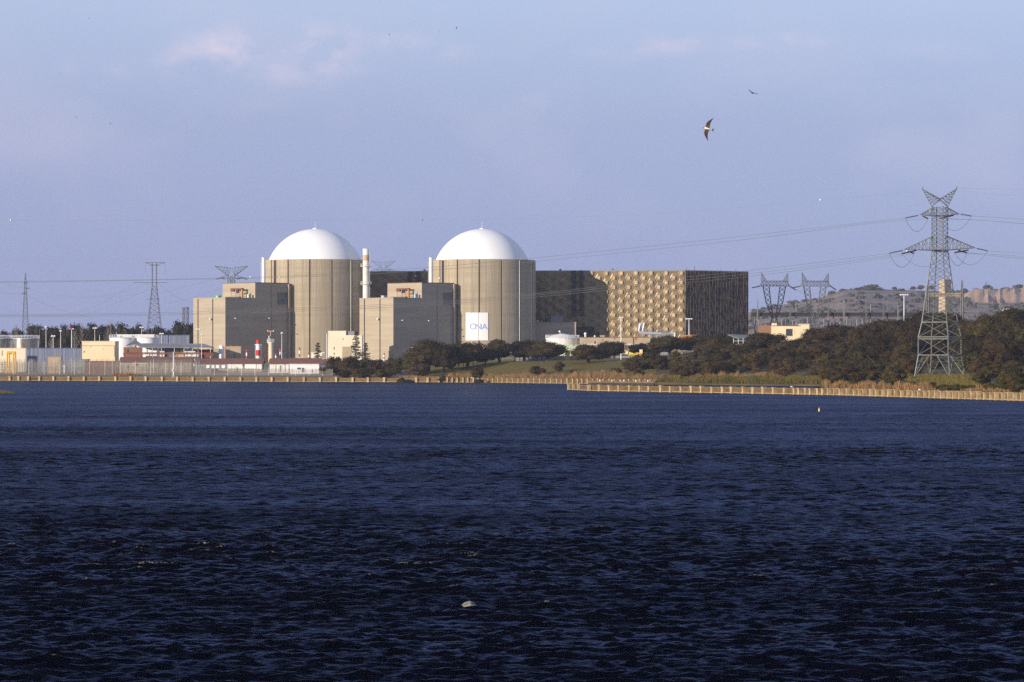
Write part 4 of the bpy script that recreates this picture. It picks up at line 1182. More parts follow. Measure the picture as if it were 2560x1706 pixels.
# ---------------------------------------------------------------- substation behind the trees
def substation():
    D = 1720.0
    bz = base_at(2000, D)
    zt, zb = Z(783, D), Z(790, D)
    t = thing('gantry_beam', 'long dark substation gantry beam in front of the far hill', 'gantry', (X(2060, D), D, bz))
    for x0, x1 in ((1878, 1985), (1985.5, 2084), (2084.5, 2165), (2165.5, 2335)):
        mb = MB()
        A = [Vector((X(x0, D), D + a, z)) for a, z in ((-1, zb), (1, zb), (1, zt), (-1, zt))]
        B = [Vector((X(x1, D), D + a, z)) for a, z in ((-1, zb), (1, zb), (1, zt), (-1, zt))]
        lattice(mb, A, B, int((x1 - x0) / 4.5), .3, .2); mb.build('beam_truss', M['joint'], t)
        mb = MB(); mb.box(A[0].x, B[0].x, D + 1.1, D + 1.3, zb - .2, zt); mb.build('cable_tray', M['joint'], t)
    names = ['gantry post']
    for i, (px, top, w) in enumerate([(1894, 750, 1.3), (1930, 782, 1.6), (1975.5, 751, 1.3), (1990, 754, 1.1), (2071, 751, 1.4), (2083.5, 754, 1.2), (2110, 750, 1.5), (2122.5, 751, 1.3), (2165.5, 753, 1.4), (2176.5, 761, .9), (2209, 749, 1.5), (2219, 754, 1.2), (2245, 765, .9), (2270, 762, .9), (2445, 760, .9), (2500, 757, 1.2), (2504, 757, .9)]):
        d = D + (3 if i % 2 else -3) ; c = (X(px, d), d); k = d / F
        t = thing('gantry_post', '', 'gantry post', (c[0], c[1], bz), 'tapering gantry posts of the substation')
        t['label'] = ['tapering substation post on the dark beam before the far hill', 'slimmer rear post of the substation row before the far hill'][i % 2]
        mb = MB(); lattice(mb, ring(c, w * 2.0 * k, bz, .6), ring(c, w * .55 * k, Z(top, d), .6), 9, .15, .085)
        mb.build('lattice_shaft', M['far_steel'] if i % 3 else M['galv'], t)
        mb = MB(); mb.tube((c[0], d, Z(top, d)), (c[0], d, Z(top - 5, d)), .07, 4); mb.build('spike', M['galv'], t)
    for i in range(24):                              # insulator columns and bushings below the beam
        px = 1885 + i * 13.5 + R.uniform(-3, 3)
        if px > 2195: break
        d = D - R.uniform(6, 20); c = (X(px, d), d); zt_ = Z(R.uniform(794, 812), d)
        t = thing('insulator_column', 'slender grey insulator column under the substation beam', 'insulator', (c[0], c[1], bz), 'insulator columns under the substation beam')
        mb = MB(); mb.tube((c[0], d, bz), (c[0], d, zt_ - 3), .28, 6); mb.build('stand', M['galv'], t)
        mb = MB(); mb.lathe(c, [(.3 if j % 2 else .5, zt_ - 3 + j * .3) for j in range(12)], 8); mb.build('insulator', M['greypanel'] if i % 3 else M['steel_dark'], t)
    # tall goal-post gantry beside the pale tower
    d = 1640.0; k = d / F
    t = thing('portal_gantry', 'tall portal gantry with two tapered posts astride the pale tower', 'gantry', (X(2362, d), d, bz))
    for px in (2320, 2405):
        c = (X(px, d), d)
        mb = MB(); lattice(mb, ring(c, 4.6 * k, bz, .5), ring(c, 3.4 * k, Z(737, d), .5), 8, .3, .16); lattice(mb, ring(c, 3.4 * k, Z(737, d), .5), ring(c, .8 * k, Z(700, d), .5), 4, .22, .12)
        mb.build('post', M['steel_dark'], t)
    mb = MB()
    lattice(mb, [p for p in ring((X(2322, d), d), 0, 0, 0, 1)] and [Vector((X(2322, d), d + a, Z(y, d))) for a, y in ((-1, 741), (1, 741), (1, 734), (-1, 734))], [Vector((X(2403, d), d + a, Z(y, d))) for a, y in ((-1, 741), (1, 741), (1, 734), (-1, 734))], 12, .2, .11)
    mb.build('cross_beam', M['tan'], t)
    # pale tower
    d = 1780.0; c = (X(2364, d), d); k = d / F
    t = thing('water_tower', 'pale tapering concrete tower seen through the near pylon', 'tower', (c[0], c[1], bz))
    pts = lambda s: [(c[0] - 17 * k * s, d), (c[0] - 4 * k * s, d - 4 * s), (c[0] + 11 * k * s, d - 1.5 * s), (c[0] + 17.5 * k * s, d + 5), (c[0], d + 9)]
    lo, hi = pts(1.22), pts(.92)
    n = 5; mb = MB(); mb.add([(x, y, bz) for x, y in lo] + [(x, y, Z(701, d)) for x, y in hi], [(i, (i + 1) % n, n + (i + 1) % n, n + i) for i in range(n)] + [tuple(range(n))[::-1], tuple(range(n, 2 * n))])
    mb.build('shaft', M['tan'], t)
    mb = MB(); q = pts(.96); mb.prism(q, Z(701, d) + .004, Z(699.3, d)); mb.build('cap', M['tan'], t)
    # portal at the end of the beam
    d = 1650.0
    t = thing('steel_portal', 'small grey steel portal at the far end of the substation beam', 'portal', (X(2410, d), d, bz))
    for px in (2407, 2419.5):
        mb = MB(); mb.tube((X(px, d), d, bz), (X(px, d), d, Z(785, d)), .32, 6); mb.build('post', M['galv'], t)
    mb = MB(); mb.box(X(2398, d), X(2422, d), d - .4, d + .4, Z(788, d), Z(784, d)); mb.build('lintel', M['steel_dark'], t)
    # white kiosk on the far side
    shed('switch_house', 'small white switch house among far shrubs at the edge of the substation', 'building', 2506, 2530, 772, 1900, 8, M['offwhite'], base_at(2518, 1900), M['white'], parts=[('door', 2510, 2514, 777, 783, M['greypanel'])])
substation()

def lamp_mast(px, top, D, label, heads=3, group='tall light masts', foot=None, r=.16, m='white'):
    zb = base_at(px, D) if foot is None else foot
    c = (X(px, D), D); zt = Z(top, D)
    t = thing('light_mast', label, 'light mast', (c[0], c[1], zb), group)
    mb = MB(); mb.tube((c[0], D, zb), (c[0], D, zt), r * 1.5, 8, r * .8); mb.build('pole', M[m], t)
    if heads:
        mb = MB(); w = .5 * heads
        mb.tube((c[0] - w, D, zt), (c[0] + w, D, zt), .1, 5); mb.build('head_frame', M['offwhite'], t)
        for i in range(heads):
            x = c[0] - w + 2 * w * (i + .5) / heads if heads > 1 else c[0]
            mb = MB(); mb.obox((x, D, 0), (1, 0), (0, 1), -.38, .38, -.5, .3, zt + .05, zt + .5); mb.build('floodlight', M['white'], t)
    return t
lamp_mast(2260, 739, 1500, 'white floodlight mast between the cat-head pylon and the near pylon', 4, r=.2)
lamp_mast(1552.5, 796, 1415, 'slim light mast in front of the relief panels', 2)
lamp_mast(1722.5, 799, 1425, 'light mast standing at the corner of the ribbed end wall', 3)

# ---------------------------------------------------------------- plant objects right of the banner drum
def tank(name, label, px, rpx, ytop, D, roof_h, m, zb, rail=True, group=None, ladder=True):
    k = D / F; c = (X(px, D), D); r = rpx * k; zt = Z(ytop, D)
    t = thing(name, label, 'tank', (c[0], c[1], zb), group)
    mb = MB(); mb.lathe(c, [(r, zb), (r, zt), (r - .1, zt)], 48); sh = mb.build('shell', m, t, True)
    mb = MB(); mb.lathe(c, [(r - .05, zt + .004), (r * .5, zt + roof_h * .72), (.3, zt + roof_h)], 40); mb.build('roof', m, t, True)
    if rail:
        mb = MB(); n = 30; rr_ = r + .15
        mb.lathe(c, [(r + .004, zt - .3), (rr_ + .15, zt - .25), (rr_ + .15, zt - .1), (r + .004, zt - .1)], 40)
        for i in range(n):
            a = 2 * math.pi * i / n; mb.tube((c[0] + rr_ * math.cos(a), c[1] + rr_ * math.sin(a), zt - .1), (c[0] + rr_ * math.cos(a), c[1] + rr_ * math.sin(a), zt + 1.25), .06, 4)
        for h in (.65, 1.25): mb.path([(c[0] + rr_ * math.cos(2 * math.pi * i / 40), c[1] + rr_ * math.sin(2 * math.pi * i / 40), zt + h) for i in range(41)], .065, 4)
        mb.build('railing', M['white'], t)
    if ladder:
        mb = MB(); a = math.radians(-25)
        for s in (-.25, .25): mb.tube((c[0] + (r + .5) * math.cos(a) + s, c[1] + (r + .5) * math.sin(a), zb), (c[0] + (r + .5) * math.cos(a) + s, c[1] + (r + .5) * math.sin(a), zt + 1), .06, 4)
        for i in range(int((zt - zb) / .5)): mb.tube((c[0] + (r + .5) * math.cos(a) - .25, c[1] + (r + .5) * math.sin(a), zb + i * .5), (c[0] + (r + .5) * math.cos(a) + .25, c[1] + (r + .5) * math.sin(a), zb + i * .5), .04, 4)
        mb.build('ladder', M['white'], t)
    return t
gl = lambda px, D: gz(px, D) - .3
tk = tank('storage_tank', 'pale round tank with white railing and shallow cone roof above the oaks', 1406, 41, 845.5, 1430, 1.9, M['offwhite'], gl(1406, 1430))
mb = MB(); c_ = (X(1406, 1430), 1430); mb.tube((c_[0] - 1, 1429, Z(837, 1430)), (c_[0] - 1, 1429, Z(828, 1430)), .12, 5); mb.ball((c_[0] - 1.2, 1429, Z(829, 1430)), .42, 8); mb.build('vent_pipe', M['white'], tk)
shed('boundary_wall', 'pale green painted wall between the oak crowns below the round tank', 'wall', 1404, 1474, 862, 1405, 1.2, M['palegreen'], 7.5)
shed('plant_store', 'long low tan concrete store with a dark return, in front of the relief panels', 'building', 1450, 1626, 843, 1420, 12, M['tan'], 7.5,
     roofm=M['coping'], parts=[('rust_stain', 1506, 1508.5, 849, 852, M['redbrown']), ('rust_stain', 1515, 1517.5, 852, 855, M['redbrown']), ('rust_stain', 1535, 1538, 846, 849, M['redbrown']), ('door', 1486, 1489, 853, 861, M['joint']), ('alarm_sign', 1588, 1592, 845, 850, M['red']), ('plinth_band', 1451, 1625, 860, 862, M['offwhite'])])
shed('plant_store', 'short grey store in shade at the end of the long tan store', 'building', 1627, 1672, 846, 1424, 10, M['greypanel'], 7.5)
for px, y, lb in ((1463.5, 834, 'white mushroom vent on the tan store near the round tank'), (1487, 839.5, 'tiny white vent on the tan store roof')):
    t = thing('roof_vent', lb, 'vent', (X(px, 1423), 1423, Z(843, 1420)))
    mb = MB(); mb.lathe((X(px, 1423), 1423), [(.38, Z(843, 1420)), (.38, Z(y + 2, 1423))], 10); mb.build('neck', M['white'], t)
    mb = MB(); mb.ball((X(px, 1423), 1423, Z(y + 1, 1423)), .62 if px < 1470 else .35, 10); mb.build('cowl', M['white'], t, True)
shed('roof_cabin', 'pinkish cabin on the tan store roof with a small stub', 'cabin', 1501, 1511, 838.5, 1424, 3, M['tan'], Z(843, 1420), parts=[('window', 1503, 1505, 840, 841.5, M['glass'])])
def pipes():
    D = 1440.0
    zb = Z(843, 1420)
    t = thing('steam_pipe', 'bright silver bent pipe run with two risers before the relief panels', 'pipe', (X(1640, D), D, gl(1640, D)))
    def bend(px, ytop, yb, x1): return [P(px, ytop, D), P(px, yb - 5, D), P(px + 1, yb - 2, D), P(px + 3.5, yb, D), P(x1, yb + (x1 - px) * .035, D)]
    mb = MB(); mb.path(bend(1599, 809, 833, 1652), .62, 10); mb.build('front_pipe', M['pipe'], t, True)
    mb = MB(); q = bend(1609.5, 808, 832, 1690); mb.path([p + Vector((0, 3, 0)) for p in q], .55, 10); mb.build('rear_pipe', M['pipe'], t, True)
    for px in (1620, 1640):
        mb = MB(); mb.tube(P(px, 834, D), (X(px + 4, D), D, gl(px, D)), .14, 5); mb.build('prop', M['pipe'], t)
    mb = MB(); mb.tube(P(1652, 838, D - 1), P(1672, 838, D - 1), 1.25, 14); mb.build('muffler', M['greypanel'], t, True)
    for px in (1672, 1687): 
        mb = MB(); mb.lathe((X(px, D), D), [(.35, Z(843, D)), (.35, Z(833, D))], 8); mb.build('riser', M['white'], t)
    t = thing('exhaust_stub', 'thin dark exhaust stub beside the silver pipe risers', 'pipe', (X(1630, D), D, gl(1630, D)))
    mb = MB(); mb.lathe((X(1630.5, D), D), [(.5, gl(1630, D)), (.42, Z(816, D))], 8); mb.build('stub', M['steel_dark'], t)
    mb = MB(); mb.lathe((X(1630.5, D), D), [(.65, Z(816, D) + .004), (.65, Z(814.5, D)), (.2, Z(813, D))], 8); mb.build('rain_cap', M['orange'], t)
pipes()
def loader():
    D = 1400.0; z0 = gl(1722, D)
    t = thing('crane_lorry', 'orange crane lorry peeping over the oaks below the ribbed wall', 'lorry', (X(1722, D), D, z0))
    zt = Z(845, D)
    mb = MB(); mb.box(X(1706, D), X(1742, D), D - 1.2, D + 1.2, z0 + 1.1, zt - .9); mb.build('chassis', M['steel_dark'], t)
    mb = MB(); mb.box(X(1706, D), X(1730, D), D - 1.3, D + 1.3, zt - .896, zt); mb.build('load_bed', M['orange'], t)
    mb = MB(); mb.box(X(1731, D), X(1742, D), D - 1.25, D + 1.25, zt + .004, zt + 1.3); cb = mb.build('cab', M['orange'], t)
    mb = MB(); mb.box(X(1732.5, D), X(1738, D), D - 1.31, D - 1.255, zt + .45, zt + 1.05); mb.build('window', M['glass'], cb)
    mb = MB(); mb.tube((X(1728, D), D, zt + 1.0), (X(1704, D), D, zt + .55), .32, 6); mb.tube((X(1728, D), D, zt), (X(1728, D), D, zt + 1.1), .4, 6); mb.build('boom', M['orange'], t)
    for px in (1710, 1722, 1737):
        mb = MB(); mb.tube((X(px, D), D - 1.35, z0 + .65), (X(px, D), D - .9, z0 + .65), .65, 12); mb.build('wheel', M['joint'], t)
loader()
def green_shelter():
    D = 1290.0; z0 = gl(1850, D)
    t = thing('open_shelter', 'grey-green open shelter with thin white columns among the trees', 'shelter', (X(1860, D), D, z0))
    mb = MB(); mb.add([P(1819, 836, D), P(1848, 847, D), P(1890, 845.5, D + 6), P(1870, 838, D + 10)], [(0, 1, 2, 3)]); mb.add([P(1819, 838, D), P(1848, 849.5, D), P(1890, 848, D + 6), P(1870, 840, D + 10)], [(3, 2, 1, 0)])
    n = len(mb.v); mb.f += [(0, 4, 5, 1), (1, 5, 6, 2), (2, 6, 7, 3), (3, 7, 4, 0)]; mb.m += [0] * 4
    mb.build('roof', M['teal'], t)
    for px in (1834, 1846, 1858, 1866, 1874, 1886):
        mb = MB(); mb.tube((X(px, D), D + 1, z0), P(px, 846, D + 1), .1, 5); mb.build('column', M['white'], t)
    for y in (853, 861):
        mb = MB(); mb.tube(P(1834, y, D + 1), P(1888, y - 1, D + 1), .1, 4); mb.build('rail', M['offwhite'], t)
    mb = MB(); mb.box(X(1853, D), X(1889, D), D - 2, D - 1.7, z0, Z(866, D)); mb.build('low_screen', M['teal'], t)
    shed('long_platform_roof', 'thin pale roof line reaching from the shelter toward the sandy house', 'canopy', 1868, 1908, 834.5, 1310, 4, M['coping'], Z(836.5, 1310))
green_shelter()
def sandy_house():
    D = 1330.0; z0 = gl(1970, D)
    k = D / F
    t = thing('house', 'sandy rendered house with a brown brick side and one dark window', 'house', (X(1965, D), D, z0))
    mb = MB()
    x = lambda p: X(p, D)
    prof = [(1928, 900), (2023, 900), (2023, 812), (2000, 812.5), (1999, 816), (1943, 815.5), (1942, 808.5), (1932, 808.5), (1932, 815), (1928, 815)]
    n = len(prof)
    vs = [(x(a), D, max(z0, Z(b, D))) for a, b in prof] + [(x(a), D + 7, max(z0, Z(b, D))) for a, b in prof]
    mb.add(vs, [tuple(range(n)), tuple(range(n, 2 * n))[::-1]] + [(i, n + i, n + (i + 1) % n, (i + 1) % n) for i in range(n)])
    w = mb.build('wall', M['cream'], t)
    mb = MB(); mb.prism([(x(1898), D + 3), (x(1928) - .05, D + .3), (x(1928) - .05, D + 9), (x(1898), D + 9)], z0, Z(813.5, D)); mb.build('brick_side', M['brownwall'], t)
    mb = MB(); mb.box(x(1965), x(1980.5), D - .05, D + .12, Z(840, D), Z(823, D)); wi = mb.build('window', M['glass'], w)
    mb = MB()
    for a, b, c, d in ((1964.3, 1965, 822.5, 840.5), (1980.5, 1981.2, 822.5, 840.5), (1965.1, 1980.4, 822.2, 823), (1965.1, 1980.4, 840, 840.9)): mb.box(x(a), x(b), D - .12, D + .05, Z(d, D), Z(c, D))
    mb.build('frame', M['tan'], wi)
    mb = MB(); mb.box(x(1985), x(1985.8), D - .1, D - .003, Z(836, D), Z(824, D)); mb.build('downpipe', M['offwhite'], w)
    mb = MB(); mb.prism([(x(1927.5), D - .2), (x(2001), D - .2), (x(2001), D + 7.2), (x(1927.5), D + 7.2)], Z(816, D) + .1, Z(814.8, D) + .1); mb.build('roof', M['brownwall'], t)
    mb = MB(); mb.prism([(x(1999.3), D - .3), (x(2024), D - .3), (x(2024), D + 7.3), (x(1999.3), D + 7.3)], Z(812, D) + .004, Z(811, D) + .1); mb.build('roof_edge', M['offwhite'], t)
sandy_house()
def boom_machine():
    D = 1300.0; z0 = gz(1590, D)
    t = thing('boom_lift', 'yellow boom machine parked between the oak trunks', 'machine', (X(1590, D), D, z0))
    mb = MB(); mb.tube(P(1568, 881, D), P(1596, 893, D), .5, 8, .7); mb.build('boom', M['lemon'], t)
    mb = MB(); mb.box(X(1589, D), X(1606, D), D - 1.1, D + 1.1, z0 + .9, z0 + 2.3); b = mb.build('body', M['yellow'], t)
    mb = MB(); mb.box(X(1599, D), X(1606, D), D - 1, D + 1, z0 + 2.304, z0 + 3.5); mb.build('cab', M['cream'], t)
    for px in (1592, 1603):
        mb = MB(); mb.tube((X(px, D), D - 1.3, z0 + .55), (X(px, D), D - .8, z0 + .55), .58, 12); mb.build('wheel', M['joint'], t)
    mb = MB(); mb.box(X(1564, D), X(1570, D), D - .8, D + .8, Z(885, D), Z(879, D)); mb.build('basket', M['cream'], t)
    D = 1330
    shed('container', 'small yellow container in the gap between two oak crowns', 'container', 1413, 1424.5, 875.5, D, 3, M['lemon'], gz(1418, D) - .2, M['lemon'], parts=[('door', 1415, 1418, 877.5, 884, M['yellow'])])
    t = thing('orange_marker', 'small orange marker board among the scrub under the dark oaks', 'marker', (X(1733, 1230), 1230, gz(1733, 1230)))
    mb = MB(); mb.tube((X(1733, 1230), 1230, gz(1733, 1230) - .2), P(1733, 884, 1230), .08, 5); mb.build('stake', M['steel_dark'], t)
    mb = MB(); mb.box(X(1731, 1230), X(1735, 1230), 1229.85, 1229.95, Z(887, 1230), Z(883, 1230)); mb.build('board', M['orange'], t)
    t = thing('white_post', 'short white post beside the kerb wall between two oaks', 'post', (X(1552.5, 1290), 1290, gz(1552, 1290)))
    mb = MB(); mb.lathe((X(1552.5, 1290), 1290), [(.16, gz(1552, 1290) - .2), (.16, gz(1552, 1290) + 1.6)], 8); mb.build('shaft', M['white'], t)
    mb = MB(); mb.lathe((X(1552.5, 1290), 1290), [(.2, gz(1552, 1290) + 1.604), (.12, gz(1552, 1290) + 1.75)], 8); mb.build('cap', M['greypanel'], t)
boom_machine()
# kerb wall and paling fence along the crest of the lawn
def crest_fence(label, px0, px1, n, D0, D1, hgt, m):
    t = thing('paling_fence', label, 'fence', (X((px0 + px1) / 2, (D0 + D1) / 2), (D0 + D1) / 2, gz((px0 + px1) / 2, (D0 + D1) / 2)))
    L = []
    for i in range(n):
        f = i / (n - 1); px = px0 + (px1 - px0) * f + R.uniform(-1, 1); D = D0 + (D1 - D0) * f
        q = Vector((X(px, D), D, gz(px, D))); L.append(q)
        mb = MB(); mb.box(q.x - .16, q.x + .16, D - .16, D + .16, q.z - .3, q.z + hgt * R.uniform(.92, 1.05)); mb.build('post', m, t)
    for h in (.35, .75):
        mb = MB(); mb.path([q + Vector((0, .22, hgt * h)) for q in L], .06, 4); mb.build('rail', M['greypanel'], t)
crest_fence('pinkish fence posts in the shade under the two big dark oaks', 1112, 1206, 9, 1300, 1318, 2.6, M['pale_pier'])
crest_fence('pale fence posts standing under the wide brown oak', 1288, 1420, 13, 1318, 1330, 1.9, M['pale_pier'])
mb = MB(); pts = [Vector((X(p, 1336), 1336)) for p in range(1290, 1600, 20)]; strip(mb, pts, 0, .4, 6.5, gz(1450, 1336) + 1.5)
tag(mb.build('low_wall', M['greypanel']), 'low grey kerb wall behind the lawn under the oaks', 'wall')

# ---------------------------------------------------------------- plant objects on the left shore
def yellow_block():
    D = 1420.0; z0 = gl(246, D)
    t = shed('yellow_store', 'plain pale yellow block with a flat top beside the striped blue fence', 'building', 205, 287.5, 853, D, 14, M['cream'], z0,
             parts=[('moulding', 204.6, 288, 864, 865.6, M['tan']), ('door', 209, 211.5, 878, 882, M['redbrown']), ('wall_light', 226, 228, 867, 868.5, M['joint']), ('wall_light', 258, 260, 872, 873, M['joint']), ('corner_strip', 285, 287.2, 866, 893, M['tan'])])
yellow_block()
ta = tank('storage_tank', 'bare metal tank with white railing at the frame edge, in front of its twin', -6, 36, 846, 1440, 1.0, M['silver'], gl(0, 1440), group='bare metal tanks')
tb = tank('storage_tank', 'bare metal tank with white railing standing behind its twin', 63, 34.5, 846, 1465, 1.0, M['silver'], gl(60, 1465), group='bare metal tanks')
shed('tank_wall', 'bright cream wall in front of the two bare metal tanks', 'wall', -40, 64, 870.5, 1395, 1.0, M['pale_cream'], gl(0, 1395), parts=[('stain', 4, 7, 876, 890, M['tan'])])
def gantry_crane():
    D = 1385.0; z0 = gl(28, D); zt = Z(878.5, D)
    t = thing('gantry_crane', 'yellow gantry frame with splayed legs before the cream tank wall', 'crane', (X(28, D), D, z0))
    mb = MB(); mb.box(X(18, D), X(38.5, D), D - .4, D + .4, zt - .75, zt); mb.build('beam', M['yellow'], t)
    for a, b in ((18.5, 16.5), (22.5, 24), (34, 32.5), (38, 40)):
        mb = MB(); mb.tube((X(a, D), D, zt - .2), (X(b, D), D, z0), .36, 6); mb.build('leg', M['yellow'], t)
    mb = MB(); mb.box(X(26, D), X(29, D), D - .45, D + .45, zt - 1.3, zt - .754); mb.build('hoist', M['steel_dark'], t)
gantry_crane()
def striped_fence(label, px0, px1, y0, D, n, seed):
    z0 = gl((px0 + px1) / 2, D); zt = Z(y0, D); rr = random.Random(seed)
    t = thing('striped_screen', label, 'fence', (X((px0 + px1) / 2, D), D, z0))
    mb = MB(); mb.box(X(px0, D), X(px1, D), D, D + .3, z0, zt); mb.build('backing', M['blue'], t)
    mb = MB()
    for i in range(n):
        p = px0 + (px1 - px0) * (i + .5) / n + rr.uniform(-.3, .3); w = rr.uniform(.25, .8)
        mb.box(X(p - w, D), X(p + w, D), D - .12, D - .004, z0 + rr.uniform(0, .5), zt - rr.uniform(0.05, .5))
    o = mb.build('pale_rib', M['bluepale'], t); o['kind'] = 'stuff'
    mb = MB(); mb.box(X(px0 - .4, D), X(px1 + .4, D), D - .16, D + .35, zt + .004, zt + .14); mb.build('cap_rail', M['blue'], t)
striped_fence('long blue and white striped screen left of the yellow block', 65, 204, 871, 1392, 44, 1)
striped_fence('blue and white striped screen behind the grey canopy, against the stepped block', 390, 474, 838.5, 1500, 26, 2)
for px, lb, sd in ((307, 'low white round basin with railing beside the yellow block', 33), (368, 'low white round basin with railing behind the grey canopy', 27)):
    tank('round_basin', lb, px, sd, 845, 1468, .4, M['white'], gl(px, 1468), True, 'round basins', False)
shed('control_cabin', 'white flat cabin strip behind the two round basins', 'cabin', 293, 385, 836.5, 1500, 4, M['offwhite'], gl(340, 1500), M['white'], parts=[('window', 300, 306, 840, 843, M['glass']), ('window', 330, 337, 840, 843, M['glass'])])
def canopy():
    D = 1405.0; z0 = gl(440, D)
    t = thing('canopy', 'long grey canopy roof on thin posts before the stepped block', 'canopy', (X(440, D), D, z0))
    mb = MB()
    vs = [P(352, 868.5, D), P(528, 868.5, D), P(536, 869, D + 4), P(528, 866, D + 9), P(510, 859.5, D + 12), P(345, 858.5, D + 12), P(337, 861, D + 6)]
    n = len(vs); mb.add(vs + [v - Vector((0, 0, .25)) for v in vs], [tuple(range(n)), tuple(range(n, 2 * n))[::-1]] + [(i, n + i, n + (i + 1) % n, (i + 1) % n) for i in range(n)])
    mb.build('roof', M['greypanel'], t)
    mb = MB(); vs = [P(312, 866, D + 10), P(338, 849, D + 16), P(352, 858.6, D + 12.2)]
    mb.add(vs + [v + Vector((0, .3, 0)) for v in vs], [(0, 2, 1), (3, 4, 5), (0, 1, 4, 3), (1, 2, 5, 4), (2, 0, 3, 5)]); mb.build('dark_gable', M['steel_dark'], t)
    for px in (356, 381, 404, 436, 460, 481, 495, 504, 526):
        mb = MB(); mb.tube((X(px, D), D + .6, z0), P(px, 868.8, D + .6), .12, 6); mb.build('post', M['offwhite'], t)
canopy()
BX = [('brown_shed', 'dark brown shed standing under the gable of the grey canopy', 'shed', 309, 354, 868.5, 1410, M['brownwall'], [('door', 318, 322, 874, 884, M['joint'])]),
      ('white_kiosk', 'bright white kiosk under the grey canopy, next to the brown shed', 'kiosk', 364, 392, 870, 1409, M['white'], [('door', 357 + 10, 369.5, 873, 884, M['greypanel'])]),
      ('grey_kiosk', 'pale grey kiosk with a round window under the canopy', 'kiosk', 396, 411, 870, 1410, M['offwhite'], [('window', 405, 409.5, 872, 877, M['glass'])]),
      ('blue_locker', 'blue ribbed container in the shade under the middle of the canopy', 'container', 413, 438, 870, 1411, M['blue'], [('pale_rib', 418, 419, 872, 884, M['bluepale']), ('pale_rib', 428, 429, 872, 884, M['bluepale'])]),
      ('tan_booth', 'tan booth with joints under the canopy near the white kiosk row', 'booth', 439, 459, 870, 1411, M['tan'], [('door', 447, 450, 872, 884, M['redbrown'])]),
      ('white_cabin', 'white cabin with a dark opening under the right half of the canopy', 'cabin', 461, 497, 872, 1410, M['white'], [('opening', 488, 496, 877, 881, M['joint']), ('window', 470, 474, 874, 877, M['glass'])]),
      ('rust_container', 'red-brown container under the end of the canopy by the white silo', 'container', 497, 532, 874, 1412, M['redbrown'], [('red_placard', 526, 531, 872 + 3, 880, M['red']), ('door', 504, 508, 878, 884, M['joint'])])]
for nm, lb, ct, a, b, y, D, m, parts in BX: shed(nm, lb, ct, a, b, y, D, 3.0, m, gl((a + b) / 2, D), None, .1, None, 0, parts)
def pipe_bridge():
    D = 1404.0; z0 = gl(420, D)
    t = thing('pipe_bridge', 'red-brown pipe bridge running low under the grey canopy', 'pipe bridge', (X(420, D), D, z0))
    mb = MB(); mb.box(X(308, D), X(534, D), D - .4, D + .4, Z(886.5, D), Z(883.5, D)); mb.build('beam', M['redbrown'], t)
    for px in (311, 343, 374, 406, 438, 462, 478, 500, 530):
        mb = MB(); mb.box(X(px - .8, D), X(px + .8, D), D - .3, D + .3, z0, Z(886.5, D) - .004); mb.build('leg', M['redbrown'], t)
    mb = MB(); mb.path([P(310, 882.2, D), P(400, 882.2, D), P(530, 882.2, D)], .16, 6); mb.build('pipe', M['redbrown'], t)
pipe_bridge()
def silo():
    D = 1415.0; k = D / F; c = (X(553.5, D), D); z0 = gl(553, D); r = 6.4 * k
    t = thing('silo', 'white upright silo on short legs beside the tan shed', 'silo', (c[0], c[1], z0))
    mb = MB(); zt = Z(863, D)
    mb.lathe(c, [(.3, z0 + 1.2), (r, z0 + 2.2), (r, zt - .9), (r * .75, zt - .25), (.2, zt)], 24); mb.build('vessel', M['white'], t, True)
    for a in range(4):
        an = math.radians(45 + 90 * a); mb = MB(); mb.tube((c[0] + .9 * r * math.cos(an), D + .9 * r * math.sin(an), z0), (c[0] + .9 * r * math.cos(an), D + .9 * r * math.sin(an), z0 + 2.6), .12, 6); mb.build('leg', M['white'], t)
    mb = MB()
    for s in (0, .5): mb.tube((c[0] + r + .35, D - s, z0), (c[0] + r + .35, D - s, zt - .5), .07, 4)
    for i in range(11): mb.tube((c[0] + r + .35, D, z0 + .5 + i * .5), (c[0] + r + .35, D - .5, z0 + .5 + i * .5), .05, 4)
    mb.build('ladder', M['red'], t)
silo()
shed('tan_shed', 'square tan shed with red roof-edge lamps beside the white silo', 'shed', 565, 602, 866, 1425, 8, M['tan'], gl(583, 1425), None, .15, None, 0, [('red_lamp', 573, 575, 872.5, 875, M['red']), ('red_lamp', 575, 580, 864.6, 866, M['red']), ('red_lamp', 592, 596, 864.8, 866, M['red']), ('door', 584, 587, 885, 895, M['brownwall'])])
def red_chimney():
    D = 1418.0; k = D / F; c = (X(645.5, D), D); z0 = gl(645, D)
    t = thing('striped_chimney', 'stout red and white banded chimney before the shaded block wall', 'chimney', (c[0], c[1], z0))
    prev = z0
    for i, (y, m) in enumerate(((890, 'offwhite'), (875.5, 'red'), (860.5, 'white'), (851, 'red'))):
        z = Z(y, D); mb = MB(); mb.lathe(c, [(5.1 * k, prev), (5.0 * k, z)] + ([(4.0 * k, z), (4.0 * k, z - .6)] if i == 3 else []), 20)
        mb.build(('white_band', 'red_band')[i % 2], M[m], t, True); prev = z + .003
    for s in (-1, 1):
        mb = MB(); mb.tube((c[0] + s * 7 * k, D, z0), (c[0] + s * 7 * k, D, Z(862, D)), .08, 5); mb.ball((c[0] + s * 7 * k, D, Z(862, D)), .28, 6); mb.build('guard_lamp', M['white'], t)
red_chimney()
